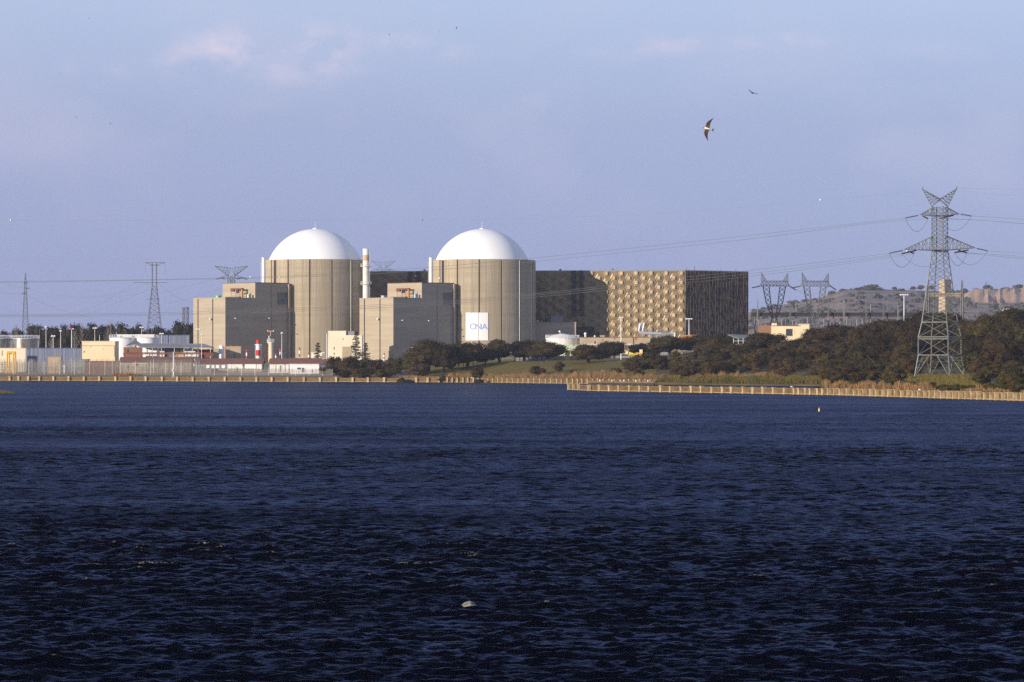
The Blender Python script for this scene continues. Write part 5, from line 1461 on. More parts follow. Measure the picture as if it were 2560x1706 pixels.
def cream_tower():
    D = 1420.0; k = D / F; c = (X(676.5, D), D); z0 = gl(676, D)
    t = thing('vent_tower', 'cream round tower with a railed top and rusty scaffold ladder', 'tower', (c[0], c[1], z0))
    mb = MB(); mb.lathe(c, [(7.2 * k, z0), (6.9 * k, Z(860, D)), (8.6 * k, Z(857, D)), (8.6 * k, Z(855.5, D)), (3.6 * k, Z(855, D))], 24); mb.build('shaft', M['pale_cream'], t, True)
    mb = MB(); mb.lathe((c[0] - 3.5 * k, D - .5), [(1.3 * k, Z(856, D)), (1.2 * k, Z(840, D))], 12); mb.build('upper_pipe', M['white'], t, True)
    mb = MB()
    for i in range(12):
        a = i * math.pi / 6; p = (c[0] + 8.6 * k * math.cos(a), D + 8.6 * k * math.sin(a)); mb.tube((*p, Z(856, D)), (*p, Z(848, D)), .07, 4)
    for y in (852, 848): mb.path([(c[0] + 8.6 * k * math.cos(i * math.pi / 10), D + 8.6 * k * math.sin(i * math.pi / 10), Z(y, D)) for i in range(21)], .07, 4)
    mb.build('railing', M['offwhite'], t)
    q = [Vector((c[0] - 11.5 * k + a, D - 1 + b, 0)) for a, b in ((0, 0), (.9, 0), (.9, .9), (0, .9))]
    mb = MB(); lattice(mb, [Vector((p.x, p.y, z0)) for p in q], [Vector((p.x, p.y, Z(858, D))) for p in q], 7, .09, .06); mb.build('ladder_scaffold', M['redbrown'], t)
    mb = MB(); mb.tube((c[0], D, Z(855, D)), (c[0], D, Z(829, D)), .08, 5); mb.tube((c[0] - 1.2, D, Z(829, D)), (c[0] + 1.2, D, Z(829, D)), .1, 5)
    for i in range(4): mb.obox((c[0] - 1.2 + .8 * i, D, 0), (1, 0), (0, 1), -.22, .22, -.2, .2, Z(829, D), Z(829, D) + .45)
    mb.build('lamp_mast', M['offwhite'], t)
    mb = MB(); mb.box(c[0] - .7, c[0] + .5, D - .26, D - .23, Z(828.5, D), Z(825.8, D)); mb.build('red_beacon', M['red'], t)
cream_tower()
def cream_shed():
    D = 1455.0; z0 = gl(860, D); k = D / F
    t = thing('cream_building', 'cream stepped building with a tan roller door beside the tall conifer', 'building', (X(860, D), D, z0))
    x = lambda p: X(p, D)
    mb = MB(); mb.prism([(x(817), D), (x(905), D), (x(905), D + 9), (x(817), D + 9)], z0, Z(838.5, D)); w = mb.build('lower_block', M['pale_cream'], t)
    mb = MB(); mb.prism([(x(820), D + .2), (x(865), D + .2), (x(865), D + 9), (x(820), D + 9)], Z(838.5, D) + .004, Z(827.5, D)); mb.build('upper_block', M['pale_cream'], t)
    mb = MB(); mb.prism([(x(866), D + 1), (x(886), D + 1), (x(886), D + 6), (x(866), D + 6)], Z(838.5, D) + .004, Z(828.5, D)); mb.build('roof_unit', M['greypanel'], t)
    mb = MB(); mb.box(x(855.5), x(880), D - .06, D - .004, z0, Z(867, D)); mb.build('roller_door', M['tan'], w)
    for y0, y1 in ((868, 874.5), (882, 888)):
        mb = MB(); mb.box(x(834.5), x(836.3), D - .06, D - .004, Z(y1, D), Z(y0, D)); mb.build('slot_window', M['glass'], w)
    mb = MB(); mb.box(x(857), x(858.5), D - .08, D - .004, Z(850, D), Z(846.5, D)); mb.build('wall_light', M['joint'], w)
    mb = MB(); mb.box(x(816.2), x(817.6), D - .3, D - .005, z0, Z(834, D)); mb.build('downpipe', M['white'], w)
    shed('small_cabin', 'small pale cabin half hidden behind the short conifer', 'cabin', 778, 811, 881, 1430, 4, M['pale_cream'], gl(795, 1430), M['offwhite'], .2, None, 0, [('flue_panel', 805, 810, 884, 897, M['greypanel'])])
cream_shed()
shed('tan_extension', 'low tan extension at the foot of the second stepped block', 'building', 984.5, 1040, 868, 1476, 4, M['tan'], gl(1010, 1476))
# long single-storey buildings with red roofs behind the bank fence
def lowrow(label, px0, px1, yr0, yr1, D, m, parts, rm='redroof'):
    z0 = gl((px0 + px1) / 2, D); x0, x1 = X(px0, D), X(px1, D); ze, zr = Z(yr1, D), Z(yr0, D)
    t = thing('low_building', label, 'building', ((x0 + x1) / 2, D, z0), 'long low buildings behind the fence')
    mb = MB(); mb.prism([(x0, D), (x1, D), (x1, D + 9), (x0, D + 9)], z0, ze - .05); w = mb.build('wall', m, t)
    mb = MB()
    vs = [(x0 - .4, D - .6, ze), (x1 + .4, D - .6, ze), (x1 + .4, D + 4.5, zr), (x0 - .4, D + 4.5, zr), (x0 - .4, D + 9.6, ze), (x1 + .4, D + 9.6, ze)]
    lo = [(a, b, c - .2) for a, b, c in vs]
    mb.add(vs + lo, [(0, 1, 2, 3), (3, 2, 5, 4), (6, 9, 8, 7), (9, 10, 11, 8), (0, 6, 7, 1), (1, 7, 8, 2), (2, 8, 11, 5), (5, 11, 10, 4), (4, 10, 9, 3), (3, 9, 6, 0)]); mb.build('roof', M[rm], t)
    for nm, a, b, y0, y1, mm in parts:
        mb = MB(); mb.box(X(a, D), X(b, D), D - .1, D - .004, max(z0, Z(y1, D)), Z(y0, D)); mb.build(nm, M[mm], w)
lowrow('long low building with weathered pale wall behind the hazy fence, left of the white pole', 300, 478, 893, 905.5, 1352, M['concrete'], [('door', 318, 321, 911, 921, 'greypanel'), ('window', 340, 345, 909, 914, 'glass'), ('window', 372, 377, 909, 914, 'glass'), ('window', 399, 404, 909, 914, 'glass'), ('pale_band', 330, 370, 907, 909, 'offwhite'), ('window', 440, 443, 909, 913, 'glass'), ('window', 447, 450, 909, 913, 'glass'), ('window', 455, 458, 909, 913, 'glass')])
lowrow('long low red-roofed building with white piers below the white silo', 486, 656, 896.5, 908.5, 1338, M['greypanel'], [('white_panel', 516, 524, 913, 921, 'white'), ('white_panel', 529, 536, 913, 921, 'offwhite'), ('white_panel', 540, 548, 913, 921, 'white'), ('white_panel', 554, 563, 913, 921, 'white'), ('white_panel', 569, 607, 911, 922, 'offwhite'), ('white_panel', 612, 640, 911, 922, 'white'), ('white_panel', 641.5, 654.5, 911, 923, 'offwhite'), ('fascia', 515, 655, 908.7, 910, 'white'), ('plinth', 516, 655, 924, 928, 'tan'), ('window', 606, 611, 911.5, 915, 'glass')])
lowrow('short red-roofed building with ribbed pale walls before the domed drum', 674, 722, 896.5, 909, 1325, M['offwhite'], [('door', 699, 703, 914, 931, 'greypanel'), ('joint', 689.5, 690.2, 911, 931, 'joint'), ('joint', 712, 712.7, 911, 931, 'joint')])
lowrow('white building with brighter orange roof and dark doors beside the bank bushes', 724, 798, 895.5, 908, 1312, M['white'], [('window', 743, 752, 919.5, 923.5, 'glass'), ('door', 754.5, 757, 920, 931, 'glass'), ('door', 758, 760.5, 920, 931, 'glass'), ('door', 779, 782, 925, 931, 'greypanel'), ('canopy_band', 723.5, 796, 909, 913, 'offwhite')], 'orange_roof' if 'orange_roof' in M else 'redroof')
lowrow('bluish grey shed with faded red roof half hidden by the bank bushes', 801, 846, 898, 910, 1310, M['blue'], [('door', 808, 812, 914, 930, 'bluepale')])
shed('red_wall', 'low faded red wall strip seen over the hazy fence near the yellow block', 'wall', 212, 300, 903, 1362, .5, M['redroof'], gl(250, 1362))
shed('grey_hut', 'small weathered grey hut behind the fence below the striped screen', 'hut', 119, 153, 891, 1375, 3, M['tan'], gl(136, 1375), M['greypanel'])
shed('grey_hut', 'grey-green hut behind the fence below the yellow block', 'hut', 192, 222, 898, 1368, 3, M['teal'], gl(207, 1368), M['greypanel'])
# bank fence: posts with a fine veil of wires
def bank_fence(label, px0, px1, off, hgt, n, dens):
    t = thing('wire_fence', label, 'fence', (X((px0 + px1) / 2, shore((px0 + px1) / 2) + off), shore((px0 + px1) / 2) + off, 2.3))
    def at(p): D = shore(p) + off; return Vector((X(p, D), D, gz(p, D)))
    for i in range(n):
        q = at(px0 + (px1 - px0) * i / (n - 1)); mb = MB(); mb.tube(q - Vector((0, 0, .3)), q + Vector((0, 0, hgt)), .07, 5); mb.tube(q + Vector((0, 0, hgt)), q + Vector((.15, -.5, hgt + .5)), .05, 4); mb.build('post', M['offwhite'] if i % 4 == 0 else M['fence'], t)
    mb = MB(); m = int((px1 - px0) * dens)
    for i in range(m):
        q = at(px0 + (px1 - px0) * i / m); mb.tube(q, q + Vector((0, 0, hgt - R.uniform(0, .3))), .032, 3)
    for j in range(6):
        mb.path([at(p) + Vector((0, 0, .15 + (hgt - .2) * j / 5)) for p in np.linspace(px0, px1, 12)], .03, 3)
    mb.build('wire_mesh', M['fence'], t)
bank_fence('tall grey wire fence with pale posts along the bank, front row', -80, 500, 16, 5.2, 62, .9)
bank_fence('tall grey wire fence standing just behind the front row', -80, 500, 30, 5.6, 46, .7)
bank_fence('lower wire fence before the red-roofed buildings', 502, 832, 15, 2.6, 40, 1.3)
# masts and poles
for px, top, D, lb, h in ((99, 823, 1450, 'thin mast right behind the second bare metal tank', 0), (115, 819, 1430, 'tall thin light mast, first one right of the tanks', 1), (133, 842, 1435, 'short mast with side arms between two taller ones', 2), (151.5, 829, 1425, 'middle light mast above the striped screen', 1),
                        (249, 838, 1460, 'thin dim mast rising behind the yellow block roof', 0), (237, 822, 1500, 'twin-headed dim mast before the dark trees', 2), (354, 820, 1490, 'twin-headed mast among the dark trees behind the basins', 2), (404, 836, 1440, 'mast with a bright flat head in front of the second striped screen', 2),
                        (495, 825, 1380, 'dark forked mast before the sunlit wall of the stepped block', 2), (504, 838, 1378, 'white pole with a side lamp before the sunlit block wall', 1), (704.5, 834, 1400, 'tall thin mast right of the cream tower', 1), (551, 795, 1470, 'tiny lamp pole in the shade of the first stepped block', 0)):
    if px == 551: continue
    lamp_mast(px, top, D, lb, h, group='light masts on the left shore', foot=gz(px, D) - .2, r=.11, m='steel_dark' if px in (99, 495) else 'offwhite')
t = lamp_mast(179, 824, 1420, 'mast with a red and white head left of the yellow block', 2, 'light masts on the left shore', gz(179, 1420) - .2, .15)
mb = MB(); mb.box(X(174.5, 1420), X(180, 1420), 1419.3, 1420.2, Z(823.4, 1420), Z(819.5, 1420)); mb.build('red_head', M['red'], t)
for px, top, D, lb in ((616.5, 874, 1405, 'red and white warning post beside the tan shed'), (689.5, 883, 1402, 'short red and white warning post right of the cream tower'), (700.5, 872, 1404, 'red and white warning post next to the tall thin mast'), (749, 868, 1405, 'red and white warning post before the domed drum wall'), (772, 882, 1404, 'short red and white post beside the short conifer'), (960, 883, 1400, 'small red and white post at the foot of the second stepped block')):
    z0 = gz(px, D) - .2; zt = Z(top, D); t = thing('warning_post', lb, 'post', (X(px, D), D, z0), 'red and white warning posts')
    n = 5; mb1, mb2 = MB(), MB()
    for i in range(n):
        a, b = z0 + (zt - z0) * i / n, z0 + (zt - z0) * (i + 1) / n - .004
        q = MB(); q.lathe((X(px, D), D), [(.3 if i % 2 == 0 else .32, a), (.3 if i % 2 == 0 else .32, b)], 8); q.build(('red_band', 'white_band')[i % 2], M[('red', 'white')[i % 2]], t)
D = 1366; t = thing('white_pole', 'white pole on a pale concrete block at the water edge', 'pole', (X(433.6, D - 22), D - 22, 1))
D = shore(434) + 2
mb = MB(); mb.lathe((X(433.7, D), D), [(.24, 1.3), (.16, Z(880, D))], 10); mb.build('shaft', M['white'], t)
mb = MB(); mb.box(X(429, D), X(436.5, D), D - .8, D + .8, .4, 2.35); mb.build('block', M['pale_pier'], t)
mb = MB(); mb.tube((X(433.7, D), D, Z(907, D)), (X(431, D), D - .2, Z(908, D)), .1, 5); mb.box(X(430, D), X(432.5, D), D - .4, D, Z(928, D), Z(924, D)); mb.build('box', M['white'], t)
t = thing('white_post', 'short white marker post on the bank inside the hazy fence', 'post', (X(161, 1372), 1372, gz(161, 1372)))
mb = MB(); mb.lathe((X(161, 1372), 1372), [(.28, gz(161, 1372) - .2), (.28, Z(918, 1372))], 8); mb.build('shaft', M['white'], t)
mb = MB(); mb.lathe((X(161, 1372), 1372), [(.34, Z(918, 1372) + .004), (.34, Z(914, 1372)), (.1, Z(913, 1372))], 8); mb.build('cap', M['offwhite'], t)

# ---------------------------------------------------------------- vegetation
def np_mesh(name, vs, faces, mats, mi=None):
    me = bpy.data.meshes.new(name)
    me.from_pydata([tuple(map(float, v)) for v in vs], [], faces)
    for m in mats: me.materials.append(m)
    if mi is not None: me.polygons.foreach_set('material_index', mi)
    me.update()
    return me
def crown_mesh(name, seed, lobes, leaf, nleaf, m, flat=.35, rx=.5, zlo=.30, ztop=1.0, lumpy=.2):
    """crown of a tree one unit tall and about one wide: many small leaf sprays over overlapping boughs"""
    r = np.random.default_rng(seed)
    C, Rr = [], []
    for i in range(lobes):
        for _ in range(40):
            p = r.uniform(-1, 1, 3)
            if np.linalg.norm(p) <= 1 and p[2] > -flat: break
        rad = r.uniform(.16, .16 + lumpy)
        c = np.array([p[0] * (rx - rad * .55), p[1] * (rx - rad * .55), zlo + (p[2] + flat) / (1 + flat) * (ztop - zlo - rad * .7)])
        C.append(c); Rr.append(rad)
    C, Rr = np.array(C), np.array(Rr)
    vs, fs = [], []
    tot = (Rr ** 2).sum()
    for c, rad in zip(C, Rr):
        n = int(nleaf * rad * rad / tot)
        d = r.normal(0, 1, (n, 3)); d /= np.linalg.norm(d, axis=1)[:, None]
        d[:, 2] = np.where(d[:, 2] < -.55, -d[:, 2], d[:, 2])
        pos = c + d * (rad * r.uniform(.72, 1.12, n))[:, None] * np.array([1, 1, .85])
        dist = np.linalg.norm(pos[:, None, :] - C[None], axis=2) / Rr[None]
        keep = (dist < .68).sum(1) == 0
        for p, dd in zip(pos[keep], d[keep]):
            nrm = dd + r.normal(0, .55, 3); nrm /= np.linalg.norm(nrm)
            a = np.cross(nrm, r.normal(0, 1, 3)); a /= np.linalg.norm(a) + 1e-9; b = np.cross(nrm, a)
            s = leaf * r.uniform(.55, 1.5); k = len(vs)
            vs += [p - a * s, p + b * s * .7, p + a * s, p - b * s * .6]
            fs.append((k, k + 1, k + 2, k + 3))
    # inner boughs that keep the crown from being see-through everywhere
    for c, rad in zip(C, Rr):
        k = len(vs); m_, n_ = 5, 7
        for i in range(m_):
            th = math.pi * (i + .5) / m_
            for j in range(n_):
                ph = 2 * math.pi * j / n_ + i
                w = rad * .74 * r.uniform(.82, 1.1)
                vs.append(c + w * np.array([math.sin(th) * math.cos(ph), math.sin(th) * math.sin(ph), .85 * math.cos(th)]))
        for i in range(m_ - 1):
            for j in range(n_): fs.append((k + i * n_ + j, k + (i + 1) * n_ + j, k + (i + 1) * n_ + (j + 1) % n_, k + i * n_ + (j + 1) % n_))
        fs.append(tuple(k + j for j in range(n_))[::-1]); fs.append(tuple(k + (m_ - 1) * n_ + j for j in range(n_)))
    vs = np.array(vs); rad = np.percentile(np.hypot(vs[:, 0], vs[:, 1]), 97)
    vs[:, :2] *= .5 / rad
    z0 = vs[:, 2].min(); vs[:, 2] = zlo * .55 + (vs[:, 2] - z0) * (1 - zlo * .55) / (np.percentile(vs[:, 2], 99.7) - z0)
    return np_mesh(name, vs, fs, [m])
def trunk_mesh(name, seed, m, h=.45, r0=.035, limbs=5, spread=.28):
    rr = random.Random(seed); mb = MB()
    p = Vector((0, 0, -.06)); q = Vector((rr.uniform(-.03, .03), rr.uniform(-.03, .03), h * .5))
    mb.tube(p, q, r0 * 1.25, 7, r0)
    for i in range(limbs):
        a = 2 * math.pi * i / limbs + rr.uniform(-.4, .4)
        e = q + Vector((math.cos(a) * spread * rr.uniform(.5, 1), math.sin(a) * spread * rr.uniform(.5, 1), h * rr.uniform(.5, .9)))
        mid = q.lerp(e, .5) + Vector((0, 0, .03))
        mb.tube(q, mid, r0 * .7, 5, r0 * .5); mb.tube(mid, e, r0 * .5, 5, r0 * .2)
    me = bpy.data.meshes.new(name); me.from_pydata(mb.v, [], mb.f); me.materials.append(m); return me
OAKC = [crown_mesh('crown', 20 + i, 22 + 2 * i, .019, 6500, M['oak'], zlo=.27, lumpy=.17) for i in range(5)]
OAKT = [trunk_mesh('trunk', 40 + i, M['trunk']) for i in range(3)]
FARC = [crown_mesh('crown', 60 + i, 15, .03, 1700, M['oak_far'], zlo=.12, lumpy=.2) for i in range(3)]
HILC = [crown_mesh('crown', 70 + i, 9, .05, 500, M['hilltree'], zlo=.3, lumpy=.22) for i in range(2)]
SHC = [crown_mesh('foliage', 80 + i, 11 + 2 * i, .033, 1900, M['shrub'], flat=.5, rx=.55, zlo=.08, lumpy=.24) for i in range(4)]
SHG = [crown_mesh('foliage', 90 + i, 12, .034, 1800, M['shrub_green'], flat=.5, rx=.55, zlo=.08, lumpy=.22) for i in range(2)]
SHT = trunk_mesh('stem', 99, M['trunk'], h=.3, r0=.03, limbs=6, spread=.3)

def plant(name, label, cat, px, D, h, w, crown, trunk, group, rot=None, parts=('trunk', 'crown'), z=None):
    p = Vector((X(px, D), D, gz(px, D) if z is None else z))
    t = thing(name, label, cat, p, group)
    t.scale = (w, w, h)
    t.rotation_euler = (0, 0, R.uniform(0, 6.28) if rot is None else rot)
    for nm, me in ((parts[0], trunk), (parts[1], crown)):
        if me is None: continue
        o = bpy.data.objects.new(nm, me); COL.objects.link(o); o.parent = t
    return t
def oak(px, top, wpx, D, label, k=None, group='dark oaks along the shore', zoff=0):
    z = gz(px, D) + zoff; h = max(3.0, (Z(top, D) - z) * 1.03); w = wpx * D / F * 1.24
    return plant('oak_tree', label, 'tree', px, D, h, w, OAKC[R.randrange(5) if k is None else k], OAKT[R.randrange(3)], group, z=z)
OAKS = [
 (1070, 850, 106, 1290, 'largest dark oak right of the second stepped block, spreading crown', 0),
 (1112, 866, 60, 1282, 'smaller dark oak tucked against the largest oak by the stepped block'),
 (1168, 857, 98, 1302, 'broad dark oak below the banner with pinkish posts under it', 1),
 (1214, 872, 50, 1310, 'low dark oak filling the gap below the right edge of the banner'),
 (1250, 850, 76, 1318, 'rounded dark oak at the foot of the banner drum'),
 (1310, 851, 82, 1322, 'brown-lit oak in front of the shaded drum side', 2),
 (1368, 853, 92, 1316, 'wide brown oak with a clear trunk before the round tank', 3),
 (1470, 861, 88, 1262, 'leaning dark oak standing alone lower on the lawn', 4),
 (1506, 872, 46, 1300, 'small dark oak between the lone lawn oak and the round-headed one'),
 (1534, 854.5, 72, 1318, 'round-headed oak with a bare trunk beside the white post', 1),
 (1606, 859, 70, 1335, 'low dark oak above the yellow boom machine'),
 (1672, 840, 92, 1322, 'tall dark oak before the end of the tan store', 2),
 (1632, 858, 60, 1345, 'dim oak behind the boom machine, in front of the tan store'),
 (1738, 839, 72, 1330, 'dark oak below the corner of the ribbed wall', 0),
 (1803, 838, 88, 1322, 'broad dark oak before the ribbed end wall', 3),
 (1768, 856, 60, 1290, 'lower dark oak in front of the ribbed wall oaks'),
 (1868, 868, 62, 1240, 'dark oak in front of the grey-green shelter', 4),
 (1920, 833, 100, 1262, 'big dark oak hiding the brown brick side of the sandy house', 1),
 (1990, 848, 76, 1240, 'dark oak hiding the lower wall of the sandy house'),
 (2045, 822, 90, 1265, 'dark oak right of the sandy house', 0),
 (2100, 812, 104, 1250, 'broad dark oak below the second cat-head pylon', 2),
 (2165, 808, 92, 1235, 'dark oak under the substation posts', 4),
 (2215, 800, 86, 1225, 'dark oak under the white floodlight mast', 1),
 (2262, 792, 84, 1215, 'dark oak just right of the floodlight mast foot', 3),
 (2312, 782, 88, 1205, 'dark oak behind the left legs of the near pylon', 0),
 (2366, 781, 92, 1200, 'dark oak below the pale tower, seen through the near pylon', 2),
 (2425, 802, 76, 1190, 'dark oak below the steel portal', 1),
 (2472, 786, 84, 1180, 'dark oak below the white switch house', 4),
 (2530, 768, 96, 1175, 'highest dark oak at the edge of the frame', 3),
 (2590, 760, 96, 1180, 'dark oak cut off by the frame edge', 0),
 (2130, 846, 86, 1130, 'mid-slope dark oak below the substation trees'),
 (2060, 858, 80, 1180, 'mid-slope dark oak below the second cat-head pylon'),
 (2215, 842, 84, 1090, 'mid-slope dark oak left of the near pylon'),
 (2270, 838, 78, 1080, 'mid-slope dark oak touching the left side of the near pylon'),
 (2340, 828, 90, 1085, 'mid-slope dark oak seen through the middle of the near pylon'),
 (2436, 852, 76, 1020, 'deep shaded oak just right of the near pylon', 2),
 (2408, 835, 70, 1080, 'mid-slope dark oak behind the right legs of the near pylon'),
 (2508, 838, 124, 985, 'large sunlit olive oak right of the near pylon', 3),
 (2585, 850, 90, 980, 'dark oak behind the large olive oak at the frame edge'),
 (2470, 838, 80, 1070, 'dim oak rising between the portal and the large olive oak'),
]
for o in OAKS: oak(*o[:5], k=o[5] if len(o) > 5 else None)
plant('green_tree', 'yellow-green bushy tree above the large olive oak', 'tree', 2535, 1060, Z(800, 1060) - gz(2535, 1060), 12.5, SHG[0], OAKT[0], None)
plant('green_tree', 'yellow-green bushy tree lower beside the large olive oak', 'tree', 2556, 1040, Z(822, 1040) - gz(2556, 1040), 9.5, SHG[1], OAKT[1], None)
# dark trees behind the left plant
for i, (px, top, w) in enumerate([(-30, 826, 60), (12, 826, 46), (44, 822, 40), (78, 809, 46), (104, 811, 48), (134, 816, 46), (162, 826, 40), (165, 810, 34), (190, 809, 44), (216, 818, 40), (238, 806, 46), (262, 812, 36), (282, 808, 40), (306, 805, 42), (328, 818, 36), (346, 807, 40), (370, 820, 36), (396, 815, 44), (424, 822, 40), (448, 801, 50), (474, 808, 40)]):
    D = 1640 + (i * 37) % 120
    plant('oak_tree', ['dark tree in the dense row behind the tanks and screens', 'dark tree in the dense row behind the yellow block', 'dark tree in the dense row behind the grey canopy'][0 if px < 195 else 1 if px < 300 else 2], 'tree', px, D, Z(top, D) - gz(px, D), w * D / F * 1.25, FARC[i % 3], OAKT[i % 3], ['dark trees behind the tanks', 'dark trees behind the yellow block', 'dark trees behind the canopy'][0 if px < 195 else 1 if px < 300 else 2])
for i in range(22):                       # lower growth that closes the row down to the ground
    px = -40 + i * 24.5 + R.uniform(-6, 6); D = 1590 + R.uniform(0, 40)
    plant('dark_shrub', 'dark shrub at the foot of the dense tree row on the left shore', 'shrub', px, D, Z(R.uniform(838, 852), D) - gz(px, D), 40 * D / F, FARC[i % 3], SHT, 'shrubs below the left tree row', parts=('stem', 'foliage'))
# bare pale trees among them
def bare_tree(px, top, D, label):
    z0 = gz(px, D); h = Z(top, D) - z0; rr = random.Random(int(px))
    t = thing('bare_tree', label, 'tree', (X(px, D), D, z0), 'bare pale trees')
    mb = MB(); c = Vector((X(px, D), D, z0))
    mb.tube(c, c + Vector((0, 0, h)), .26, 6, .06); mb.build('trunk', M['bark_pale'], t)
    mb = MB()
    for i in range(34):
        f = rr.uniform(.25, .98); a = rr.uniform(0, 6.28); L = h * .22 * (1.15 - f)
        p = c + Vector((0, 0, h * f)); mb.tube(p, p + Vector((L * math.cos(a), L * math.sin(a), L * 1.9)), .07, 3, .03)
    mb.build('branches', M['bark_pale'], t)
for px, top, lb in ((205, 811, 'bare pale poplar left edge of the yellow block'), (186, 826, 'thin bare poplar behind the striped screen'), (268, 822, 'bare pale tree behind the yellow block roof'), (277, 804, 'tallest bare pale poplar behind the yellow block'), (313, 826, 'bare pale tree behind the white basins'), (371, 822, 'bare pale tree below the double-masted pylon'), (130, 838, 'thin bare tree behind the striped screen near the tanks'), (41, 812, 'bare tree beside the narrow pylon foot')):
    bare_tree(px, top, 1560, lb)
# conifers in front of the reactors
def conifer(px, top, D, wpx, label, seed):
    rr = random.Random(seed); r2 = np.random.default_rng(seed)
    z0 = gz(px, D) - .2; h = Z(top, D) - z0; rad = wpx * D / F / 2
    t = thing('conifer', label, 'tree', (X(px, D), D, z0))
    c = Vector((X(px, D), D, z0)); mb = MB()
    mb.tube(c, c + Vector((0, 0, h * .97)), .28, 7, .04); mb.build('trunk', M['trunk'], t)
    vs, fs = [], []
    tiers = int(h / .75)
    for i in range(tiers):
        f = .10 + .9 * i / tiers
        L = rad * (1.08 - f) ** .85 * rr.uniform(.65, 1.15)
        for j in range(rr.choice((5, 6, 7))):
            a = rr.uniform(0, 6.28); Lb = L * rr.uniform(.55, 1.2)
            droop = rr.uniform(-.30, .05)
            for k in range(int(10 + Lb * 9)):
                s = rr.uniform(.12, 1.0)
                p = np.array(c) + np.array([math.cos(a) * Lb * s, math.sin(a) * Lb * s, h * f + droop * Lb * s + .18 * Lb * s * s]) + r2.normal(0, .13 + .10 * (1 - s), 3) * np.array([1, 1, .55])
                u = np.array([math.cos(a), math.sin(a), rr.uniform(-.4, .2)]) + r2.normal(0, .45, 3); u /= np.linalg.norm(u)
                w = np.cross(u, r2.normal(0, 1, 3)); w /= np.linalg.norm(w)
                q = .30 * rr.uniform(.6, 1.4); n = len(vs)
                vs += [p - w * q * .4, p + u * q, p + w * q * .4, p - u * q * .6]; fs.append((n, n + 1, n + 2, n + 3))
    me = np_mesh('crown', [v - np.array(c) for v in vs], fs, [M['conifer']]); o = bpy.data.objects.new('crown', me); COL.objects.link(o); o.parent = t
conifer(795, 855, 1385, 34, 'short dark conifer before the first domed drum', 1)
conifer(890, 828, 1375, 46, 'tall dark conifer in front of the cream building', 2)
conifer(914, 855, 1372, 34, 'lower conifer leaning against the tall one', 3)

def shrub(px, D, hpx, wpx, label, group, green=False, name='shrub'):
    k = D / F
    src = SHG if green else SHC
    return plant(name, label, 'shrub', px, D, hpx * k, wpx * k, src[R.randrange(len(src))], SHT, group, parts=('stem', 'foliage'))
# bushes on the bank in front of the second block
for px, D, hp, wp, lb in ((842, 1296, 46, 62, 'leftmost dark bush of the bank clump below the conifers'), (878, 1288, 46, 66, 'dark bush in the bank clump right under the tall conifer'), (908, 1290, 42, 60, 'dark bush in the bank clump below the lower conifer'), (940, 1284, 40, 60, 'dark bush in the bank clump before the second block corner'),
                          (985, 1280, 44, 70, 'dark bush in the bank clump left of the largest oak'), (1030, 1275, 42, 56, 'dark bush touching the largest oak crown'), (1050, 1262, 36, 62, 'dark bush in front of the largest oak trunk'), (812, 1292, 24, 44, 'low dark bush beside the white building with orange roof'),
                          (960, 1262, 24, 54, 'low olive bush on the bank before the second block'), (905, 1268, 26, 58, 'low olive bush on the bank under the conifers'), (860, 1272, 22, 46, 'low bush at the bank edge under the dark clump'), (1010, 1250, 22, 50, 'low dark bush at the left end of the lawn'),
                          (1106, 1245, 30, 26, 'single small bush under the largest oak on the lawn edge'), (1194, 1240, 28, 38, 'small rounded bush alone on the lawn below the banner'), (1196, 1226, 20, 30, 'tiny bush just below the rounded lawn bush'),
                          (1345, 1215, 24, 46, 'left bush of the pair on the lawn below the brown oak'), (1400, 1214, 28, 34, 'right rounder bush of the pair on the lawn'), (1432, 1200, 12, 26, 'tiny dark bush right of the pair on the lawn'), (1540, 1180, 14, 34, 'tiny dark bush above the landing stage'),
                          (537, 1335, 12, 26, 'small dark bush on the bank before the red-roofed building')):
    shrub(px, D, hp, wp, lb, None)
# scrub on the right bank
def region(px, D):
    t = D - shore(px)
    if px < 1760: return 'scrub bush right of the lawn, above the reed strip', 'scrub bushes right of the lawn'
    if px < 2065: return 'scrub bush on the slope below the sandy house', 'scrub bushes below the sandy house'
    if px < 2290: return 'scrub bush on the flat left of the near pylon', 'scrub bushes left of the near pylon'
    if px < 2410: return 'scrub bush under or behind the near pylon', 'scrub bushes around the near pylon'
    return 'scrub bush right of the near pylon behind the breakwater', 'scrub bushes right of the near pylon'
rs = random.Random(12)
for (p0, p1, n, t0, t1, h0, h1) in ((1570, 1760, 26, 14, 120, 16, 40), (1760, 2062, 62, 20, 190, 18, 42), (2066, 2290, 56, 40, 330, 20, 46), (2290, 2410, 22, 30, 330, 14, 36), (2410, 2640, 40, 34, 330, 18, 44)):
    for i in range(n):
        px = p0 + (p1 - p0) * (i + rs.random()) / n
        t = t0 + (t1 - t0) * rs.random()
        D = shore(px) + t
        if 2255 < px < 2440 and D < 985: continue
        lb, gp = region(px, D)
        g = rs.random() < (.45 if px > 2100 else .22)
        hp = rs.uniform(h0, h1)
        if px < 1700 and t > 80: hp *= .6
        shrub(px, D, hp, hp * rs.uniform(1.2, 2.1), lb, gp, g)
# low growth on the bank top right behind the near wall
for i in range(34):
    px = 2075 + i * 16 + rs.uniform(-5, 5); D = float(np.interp(px, [2066, 2560, 3200], [800, 676, 566])) + rs.uniform(6, 26)
    shrub(px, D, rs.uniform(10, 20), rs.uniform(26, 46), 'low green bush close behind the breakwater wall', 'low bushes behind the breakwater', True)
